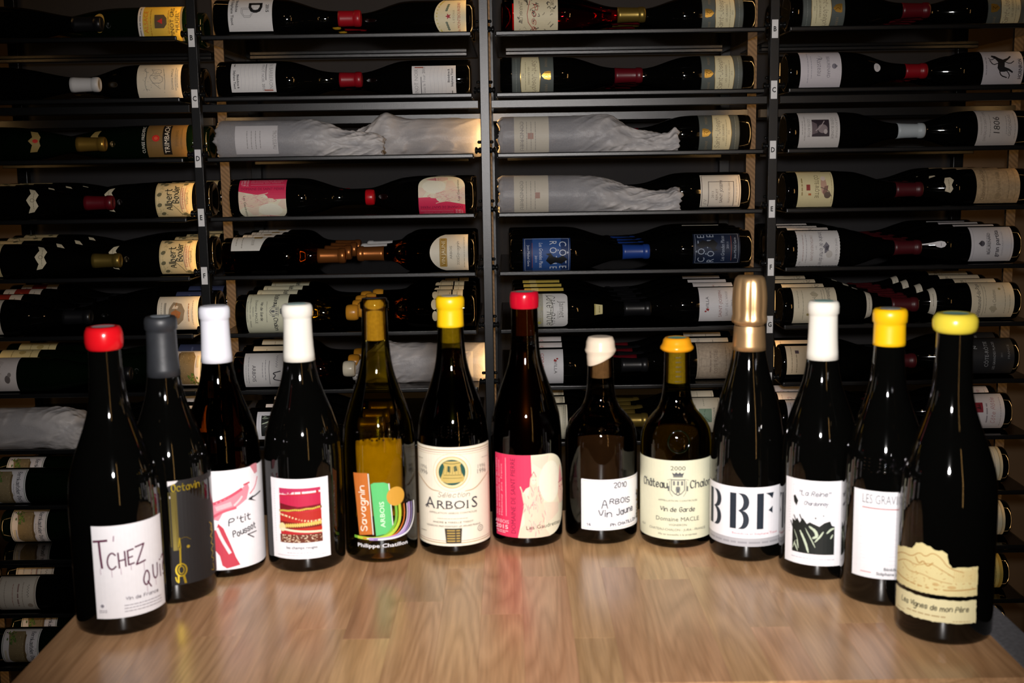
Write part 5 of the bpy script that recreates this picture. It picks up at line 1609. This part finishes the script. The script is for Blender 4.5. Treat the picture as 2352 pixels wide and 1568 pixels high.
def lab_mesh(key, bk, z0):
    if (key, bk, z0) not in LM:
        lb = LABELS[key]()
        LM[key, bk, z0] = lb.mesh(BT[bk], (z0 + lb.h / 2) / 1000, 0, eps=.00012, base=.0003)
    return LM[key, bk, z0]
def collar_mesh(key, bk, zc):
    if (key, bk, zc) not in KM:
        KM[key, bk, zc] = COLLARS[key]().mesh(BT[bk], zc / 1000, 0, eps=.0002, base=.0006, name='neck_label', vdice=True)
    return KM[key, bk, zc]

ORD = ('front', 'second back', 'third back', 'fourth back', 'fifth back')
PITCH = 0.0865
def lie(o, side, bay, row, k, upd, dx=0.0, bt=None, yo=0.0):
    # the long slender bottles of the leftmost bay are set wider apart
    z = row_z(row) - 0.0026 + bt.R + 0.0002
    half, pitch = (.053, .106) if bay == 0 else (.042, PITCH)
    y = (2.5560 if side == 'L' else 2.5560 + half) + pitch * k + yo
    x = POST_X[bay] + 0.029 + dx if side == 'L' else POST_X[bay + 1] - 0.034 + dx
    s = 1 if side == 'L' else -1
    # the label is rolled upwards by upd degrees
    o.matrix_world = Matrix.Translation((x, y, z)) @ Matrix.Rotation(s * PI / 2, 4, 'Y') @ Matrix.Rotation(-s * math.radians(upd), 4, 'Z')
def group_of(bay, row, side):
    return f'bottles in row {ROWS[row]} of the {BAYN[bay]}, necks to the ' + ('right' if side == 'L' else 'left')
def rest(bay, row, side):
    return f'row {ROWS[row]}, {BAYN[bay]}, neck pointing ' + ('right' if side == 'L' else 'left')
def slot(bay, row, side, desc, lab, cap='red', bk='bur', gk='k', n=1, up=0, dx=0.0, z0=22, collar=None, first=0, lab2=None, short='dark', cap2=None, st=None, yo=0.0):
    """one lane of the rack: a front bottle and n - 1 behind it"""
    row = ROWS.index(row)
    bt = BT[bk]
    if st is not None:
        dx = (st - z0) / 1000 - .029 if side == 'L' else .034 - (st - z0) / 1000
    rnd = random.Random(f'{bay}{row}{side}')
    def build(lk, ck):
        root = link('wine_bottle', None)
        link('glass', glass_mesh(bk, gk), root)
        me, nm = cap_mesh(bk, ck)
        link(nm, me, root)
        if lk:
            link('label', lab_mesh(lk, bk, z0), root)
        if collar:
            link('neck_label', collar_mesh(collar[0], bk, collar[1]), root)
        return root
    def dup(src):
        c = src.copy()
        COL.objects.link(c)
        for ch in src.children:
            d = ch.copy()
            COL.objects.link(d)
            d.parent = c
        return c
    proto, back = None, None
    for k in range(first, n):
        if k == first:
            o = proto = build(lab, cap)
            o['label'] = f'{desc}, {ORD[k]} in {rest(bay, row, side)}'
        else:
            if back is None:
                o = back = build(lab2, cap2 or cap) if (lab2 or cap2) else dup(proto)
            else:
                o = dup(back)
            o['label'] = f'{short} bottle {ORD[k]} in {rest(bay, row, side)}'
        o['category'] = 'bottle'
        o['group'] = group_of(bay, row, side)
        j = k > first
        lie(o, side, bay, row, k, up + (rnd.uniform(-5, 7) if j else 0), dx + (rnd.uniform(-.004, .004) if j else 0), bt, yo)

# ---- bay 1
slot(0, 'B', 'R', 'green bottle with yellow label', 'hugel', 'gold', 'flu', 'g', 2, 8, z0=15, st=29, collar=('oval', 190))
slot(0, 'B', 'L', 'dark slender bottle', None, 'blk', 'flu', 'k', 1, 0, dx=.03)
slot(0, 'C', 'R', 'bottle with grey house drawing label', 'macle', 'gold', 'bur', 'k', 2, 14, z0=24, st=38)
slot(0, 'C', 'L', 'bottle with white capsule', 'paleart', 'wht', 'flu', 'k', 1, 0, z0=24, st=70)
slot(0, 'D', 'R', 'green bottle with bronze label', 'trimbach', 'gold', 'flu', 'g', 2, 16, z0=18, st=34, collar=('seal', 212))
slot(0, 'D', 'L', 'green bottle with gold capsule', 'trimbach', 'gold', 'flu', 'g', 1, 14, z0=30, st=80, collar=('seal', 212))
slot(0, 'E', 'R', 'bottle with ornate blackletter label', 'boxler', 'oli', 'flu', 'k', 4, 10, z0=15, st=29, collar=('scroll', 192))
slot(0, 'E', 'L', 'bottle with dark red capsule', 'boxler', 'dred', 'flu', 'k', 4, 14, z0=29, st=87, collar=('scroll', 192))
slot(0, 'F', 'R', 'bottle with blackletter cream label', 'boxler', 'oli', 'flu', 'k', 4, 8, z0=15, st=28, collar=('scroll', 192))
slot(0, 'F', 'L', 'bottle with olive-gold capsule', 'boxler', 'oli', 'flu', 'k', 4, 20, z0=29, st=95, collar=('scroll', 192))
slot(0, 'G', 'R', 'bottle with brown ornament label', 'ornate', 'blk', 'flu', 'k', 3, 10, z0=15, st=30, lab2='blue')
slot(0, 'G', 'L', 'bottle with red-striped label', 'stripe', 'blk', 'bur', 'k', 4, 14, z0=30, st=79)
slot(0, 'H', 'R', 'bottle with green-bordered vineyard label', 'bernk', 'blk', 'flu', 'g', 2, 12, z0=15, st=28, lab2='blue')
slot(0, 'H', 'L', 'bottle with pale art label', 'paleart', 'blk', 'flu', 'g', 3, 20, z0=30, st=103, lab2='creamfig')
slot(0, 'I', 'R', 'bottle with scribble picture label', 'scrib', 'blk', 'bur', 'k', 2, 16, z0=15, st=30, yo=0.02)
slot(0, 'J', 'L', 'bottle with vineyard picture label', 'bernk', 'gold', 'flu', 'g', 2, 0, z0=24, st=107)
slot(0, 'K', 'L', 'bottle with green-framed vineyard label', 'bernk', 'gold', 'flu', 'g', 2, 0, z0=24, st=104, first=1)
slot(0, 'L', 'L', 'bottle with plain double-ruled label', 'plainold', 'gold', 'flu', 'k', 2, 8, z0=24, st=107)
slot(0, 'M', 'L', 'bottle with vineyard scene label', 'bernk', 'gold', 'flu', 'g', 2, 4, z0=24, st=108)
# ---- bay 2
slot(1, 'B', 'L', 'bottle with bold black D label', 'bigd', 'rub', 'fat', 'k', 3, 22, z0=32, st=80)
slot(1, 'B', 'R', 'bottle with red star label', 'star', 'w-yel', 'bur', 'k', 3, 4, z0=14, st=36)
slot(1, 'C', 'L', 'bottle with white rectangular label', 'barberon', 'red', 'bur', 'k', 2, 10, z0=31, st=79)
slot(1, 'C', 'R', 'bottle with narrow white label', 'pinot', 'blk', 'bur', 'k', 2, -6, z0=30, st=60)
slot(1, 'E', 'L', 'bottle with magenta-topped picture label', 'gaud', 'w-red', 'fat', 'k', 2, -4, z0=20, st=83)
slot(1, 'E', 'R', 'bottle with magenta-bottomed picture label', 'gaud', 'w-red', 'fat', 'k', 2, 2, z0=18, st=46)
slot(1, 'F', 'L', 'bottle with slanting white label', 'slanted', 'cop', 'cla', 'a', 4, 58, z0=20, st=61)
slot(1, 'F', 'R', 'bottle with curved cream label', 'jaunetag', 'cop', 'cla', 'a', 3, 4, z0=14, st=42, cap2='wht')
slot(1, 'G', 'L', 'bottle with pale green label', 'chalon', 'w-org', 'cla', 'o', 4, 14, z0=24, st=87)
slot(1, 'G', 'R', 'brown bottle with two-piece label', 'twopart', 'w-org', 'cla', 'a', 4, 20, z0=26, st=56)
slot(1, 'H', 'L', 'bottle with grey-white label', 'winek', 'w-ivo', 'cla', 'a', 3, 10, z0=24, st=76, lab2='gelac', cap2='w-org')
slot(1, 'I', 'L', 'bottle with black picture label', 'scrib', 'oli', 'bur', 'k', 3, 14, z0=24, st=97)
# ---- bay 3
slot(2, 'B', 'L', 'rosy bottle with sketched cream label', 'rosart', 'oli', 'bur', 'r', 2, 0, z0=24, st=63)
slot(2, 'B', 'R', 'bottle with banded grey-cream label', 'joseph', 'dred', 'bur', 'k', 3, 2, z0=26, st=60)
slot(2, 'C', 'L', 'bottle with banded shield label', 'joseph', 'dred', 'bur', 'k', 2, 0, z0=24, st=57)
slot(2, 'C', 'R', 'bottle with grey-banded script label', 'joseph', 'dred', 'bur', 'k', 3, 2, z0=26, st=60)
slot(2, 'D', 'R', 'bottle with grey-edged cream label', 'joseph', 'dred', 'bur', 'k', 1, 4, z0=26, st=60, yo=0.024)
slot(2, 'E', 'R', 'bottle with double-framed white label', 'framed', 'blk', 'bur', 'k', 2, 4, z0=22, st=56, yo=0.024)
slot(2, 'F', 'L', 'bottle with bright blue label', 'rotblue', 'blu', 'bur', 'k', 4, -4, z0=26, st=75)
slot(2, 'F', 'R', 'bottle with navy label', 'rotdark', 'blk', 'bur', 'k', 4, 6, z0=26, st=60, lab2='framed')
slot(2, 'G', 'L', 'bottle with round-cornered script label', 'jamet', 'blk', 'bur', 'k', 4, 6, z0=24, st=76, lab2='diamond', collar=('tab', 182))
slot(2, 'G', 'R', 'bottle with white logo label', 'villaj', 'blk', 'bur', 'k', 4, 12, z0=24, st=58)
slot(2, 'H', 'L', 'bottle with red-lettered white label', 'villac', 'blk', 'bur', 'k', 3, 8, z0=24, st=70)
slot(2, 'H', 'R', 'bottle with stained old label', 'stained', 'dred', 'bur', 'k', 3, 4, z0=24, st=64, lab2='grapes')
slot(2, 'I', 'L', 'bottle with black-bordered cream label', 'lace', 'oli', 'bur', 'k', 3, 10, z0=46, st=92)
slot(2, 'I', 'R', 'bottle with green square label', 'greensq', 'oli', 'bur', 'k', 2, 12, z0=52, st=96)
# ---- bay 4
slot(3, 'B', 'L', 'bottle with grey-ended script label', 'joseph', 'dred', 'bur', 'k', 3, 4, z0=26, st=53)
slot(3, 'B', 'R', 'bottle with grey-ended shield label', 'joseph', 'dred', 'bur', 'k', 3, 4, z0=30, st=67)
slot(3, 'C', 'L', 'bottle with plain pale label', 'rasteau', 'red', 'bur', 'k', 2, 14, z0=25, st=51, collar=('dot', 186))
slot(3, 'C', 'R', 'bottle with galloping horse label', 'horse', 'dred', 'bur', 'k', 2, 14, z0=28, st=73)
slot(3, 'D', 'L', 'bottle with dark photograph label', 'portrait', 'gry', 'bur', 'k', 1, 12, z0=25, st=51)
slot(3, 'D', 'R', 'bottle with stone-grey lettered label', 'y1806', 'blk', 'bur', 'k', 1, 14, z0=30, st=79)
slot(3, 'E', 'L', 'bottle with reddish figure label', 'rotfig', 'bry', 'bur', 'k', 2, 12, z0=25, st=51)
slot(3, 'E', 'R', 'bottle with old stained label', 'chatold', 'blk', 'bur', 'k', 4, 16, z0=24, st=68, collar=('blob', 172))
slot(3, 'F', 'L', 'bottle with scalloped white label', 'mordor', 'bry', 'bur', 'k', 4, 8, z0=25, st=52)
slot(3, 'F', 'R', 'bottle with cool white label', 'gran', 'bry', 'bur', 'k', 4, 8, z0=18, st=76, collar=('note', 184))
slot(3, 'G', 'L', 'bottle with worn cream label', 'marcoux', 'bry', 'bur', 'k', 4, 12, z0=22, st=47, collar=('band', 186))
slot(3, 'G', 'R', 'bottle with cream script label', 'chat', 'bry', 'bur', 'k', 4, 14, z0=16, st=68, collar=('band', 186))
slot(3, 'H', 'L', 'bottle with pale peach label', 'rouge', 'bry', 'bur', 'k', 2, 20, z0=10, st=35)
slot(3, 'H', 'R', 'bottle with black label', 'blackrot', 'blk', 'bur', 'k', 2, 12, z0=12, st=62)
slot(3, 'I', 'L', 'bottle with pale red-marked label', 'redsq', 'bry', 'bur', 'k', 3, 14, z0=15, st=40)
slot(3, 'I', 'R', 'bottle with red square label', 'redsq', 'bry', 'bur', 'k', 2, 10, z0=18, st=77)
slot(3, 'J', 'R', 'bottle with framed cream label', 'creamframe', 'bry', 'bur', 'k', 2, 24, z0=15, st=75)
slot(3, 'K', 'R', 'bottle with plain cream label', 'creamframe', 'bry', 'bur', 'k', 2, 18, z0=15, st=64)
slot(3, 'L', 'R', 'bottle with yellowish label', 'yellowed', 'bry', 'bur', 'k', 2, 14, z0=15, st=63)
slot(3, 'M', 'R', 'bottle with yellow-cream label', 'yellowed', 'bry', 'bur', 'k', 1, 10, z0=15, st=63)

# ---- bottles wrapped in tissue paper
def wrapped(bay, row, side, desc, lab, seed, hts, base=0.010, x0=36, k=0, puff=None, cap=None, tear=0.010, lz=22, yo=0.0, crumple=0.0):
    """hts: (mm from the base, height of the wrapped outline above the shelf in mm) along the bottle"""
    row = ROWS.index(row)
    bt = BT['bur']
    S = Vector((seed * 3.7, seed * 1.3, 0))
    sd = 1 if side == 'L' else -1           # the side of the upright outline that comes to lie on the shelf
    R0 = hts[0][1] / 2000
    hh = pchip([(a / 1000, b / 1000) for a, b in hts], 8)
    def height(z):
        if z <= hh[0][0]:
            return hh[0][1]
        for (a, b), (c, d) in zip(hh, hh[1:]):
            if z <= c:
                return b + (d - b) * (z - a) / (c - a)
        return hh[-1][1]
    seg, rows_ = 120, 150
    V, F, LAY = [], [], []
    z0, z1 = -base, hts[-1][0] / 1000
    def ridge(p):
        return 1 - abs(noise.noise(p)) * 2.2
    for j in range(rows_ + 1):
        z = z0 + (z1 - z0) * j / rows_
        h = height(z)
        r0 = h / 2
        off = (R0 - r0) * sd
        t = max(0, min(1, (z - .135) / .10))             # loose and twisted over the shoulder and neck
        e = max(0, min(1, -z / base)) if z < 0 else 0
        tl = max(0, min(1, (z - z1 + .018) / .018))
        for i in range(seg):
            a = 2 * PI * i / seg
            ca, sa = math.cos(a), math.sin(a)
            s_ = a * .030 + z * .62                        # runs across the slanting folds
            al = z * .80 - a * .022
            wrap_ = Vector((s_ * 55, al * 9, seed * 5.0))
            w2 = min(i, seg - i) / seg * 12                # fade the seam at the back of the twist
            rg = ridge(wrap_) * min(1, abs(w2))
            cr = noise.noise(Vector((ca * 2.2, sa * 2.2, z * 30)) + S)
            fine_ = noise.noise(Vector((ca * 7, sa * 7, z * 110)) + S)
            d = .0004 * cr + .0002 * fine_ + t * (.0062 * max(0, rg - .25) + .0024 * cr + .0012 * fine_)
            if crumple:
                rb_ = ridge(Vector((s_ * 26, al * 14, seed * 2.0))) * min(1, abs(w2))
                d += crumple * (.0026 * max(0, rb_ - .35) + .0010 * cr)
            if puff:
                d += puff[1] * max(0, -sd * sa + .25 * ca) * math.exp(-((z - puff[0]) / .026) ** 2)
            d += tl * (.003 * cr + .004 * abs(noise.noise(Vector((ca * 4, sa * 4, 7)) + S)))
            r = r0 + d
            if e:
                r = r * (1 - .16 * e * e) + e * .004 * noise.noise(Vector((ca * 5, sa * 5, 3)) + S)
            x_, y_ = r * sa + off, -r * ca
            if x_ * sd > R0 + .0002:
                x_ = (R0 + .0002) * sd
            zj = z
            if j == 0:
                zj += tear * noise.noise(Vector((ca * 3, sa * 3, 9)) + S) + .003 * noise.noise(Vector((ca * 12, sa * 12, 2)) + S)
            if j == rows_:
                zj += .010 * noise.noise(Vector((ca * 3, sa * 3, 5)) + S)
            V.append((x_, y_, zj))
            LAY.append(max(0, min(1, t * (.35 + .5 * rg * t + .3 * cr) + e * .6 + .12 * cr + (crumple * (.22 + .4 * max(0, rb_ - .4)) if crumple else 0))))
    for j in range(rows_):
        for i in range(seg):
            n_ = (i + 1) % seg
            F.append((j * seg + i, j * seg + n_, (j + 1) * seg + n_, (j + 1) * seg + i))
    for rg, zc in ((0, .001), (rows_, z1 - .008)):      # crumpled ends folded in
        c = len(V)
        V.append(((R0 - height(zc) / 2) * sd, 0, zc))
        LAY.append(.5)
        for i in range(seg):
            n_ = (i + 1) % seg
            F.append((rg * seg + i, rg * seg + n_, c) if rg else (rg * seg + n_, rg * seg + i, c))
    root = link('wrapped_bottle', None, label=f'{desc}, row {ROWS[row]}, {BAYN[bay]}, neck pointing ' + ('right' if side == 'L' else 'left'), category='bottle', group='bottles wrapped in tissue paper')
    me = mesh_of('tissue_paper', V, F, TISSUE, True)
    at = me.attributes.new('layers', 'FLOAT', 'POINT')
    at.data.foreach_set('value', LAY)
    link('tissue_paper', me, root)
    if lab:
        class W:      # the wrapped outline, for the label showing through
            R = R0
            def r(self, z): return R0 + .0009
        me = lab.mesh(W(), lz / 1000 + lab.h / 2000, 0, eps=.0001, base=.0003)
        link('label', me, root, label='label showing faintly through the paper')
    if cap:
        me, nm = cap_mesh('bur', cap)
        o = link(nm, me, root)
        o.location = ((R0 - .020) * sd, 0, -.006)
    class B2: R = R0
    lie(root, side, bay, row, k, 0, x0 / 1000 - .029 if side == 'L' else .034 - x0 / 1000, B2, yo)
    return root
def ghost(bg, ink, t=None, w=86, h=84, **kw):
    l = Lab(w, h, bg)
    if t:
        l.text(t, 0, kw.get('v', 22), 8, ink, width=w * .62)
    for k in range(4):
        l.fine(-w * .3, w * .3, 8 - k * 9, 1.2, ink, k)
    return l
wrapped(1, 'D', 'L', 'tissue-wrapped bottle with pale label showing through', ghost('d2cecf', '8f8b8a', 'TROUSSEAU', 62, 88, v=34), 1, [(0, 83), (170, 82), (215, 74), (255, 58), (285, 52), (318, 50), (335, 42)], x0=50, lz=32)
wrapped(1, 'D', 'R', 'tissue-wrapped bottle with torn lit end', None, 2, [(0, 82), (150, 83), (185, 84), (225, 70), (255, 56), (288, 46)], .012, x0=20, puff=(.200, .012), tear=.020, yo=.030, crumple=1.0)
wrapped(2, 'D', 'L', 'neatly tissue-wrapped bottle under the beam', ghost('d0c8b8', '9c9690', 'CONDRIEU', 104, 72, v=-24).rect(-6, -8, 6, 4, 'b08a7c'), 3, [(0, 82), (150, 82), (200, 83), (222, 80), (250, 64), (280, 48), (320, 42), (345, 40), (358, 50), (366, 46)], x0=38)
wrapped(2, 'E', 'L', 'tissue-wrapped bottle with flared neck', ghost('d2c9b8', 'a09a90', 'CONDRIEU', 104, 72, v=-24).rect(-6, 8, 6, 18, 'b08a7c'), 4, [(0, 83), (120, 82), (200, 76), (235, 64), (270, 52), (305, 46), (345, 43), (362, 52), (372, 48)], x0=36)
wrapped(1, 'H', 'R', 'tissue-wrapped bottle with white cap showing', ghost('cfc9be', '9c9890', None, 60, 60), 5, [(0, 84), (150, 85), (210, 84), (245, 72), (268, 54), (281, 36)], .012, x0=15, puff=(.215, .006), cap='wht', tear=.020, yo=.022, crumple=.8)
wrapped(0, 'I', 'L', 'crumpled tissue-wrapped bottle low in rack', None, 6, [(0, 88), (180, 88), (230, 80), (270, 60), (320, 48)], x0=70, crumple=1.0)
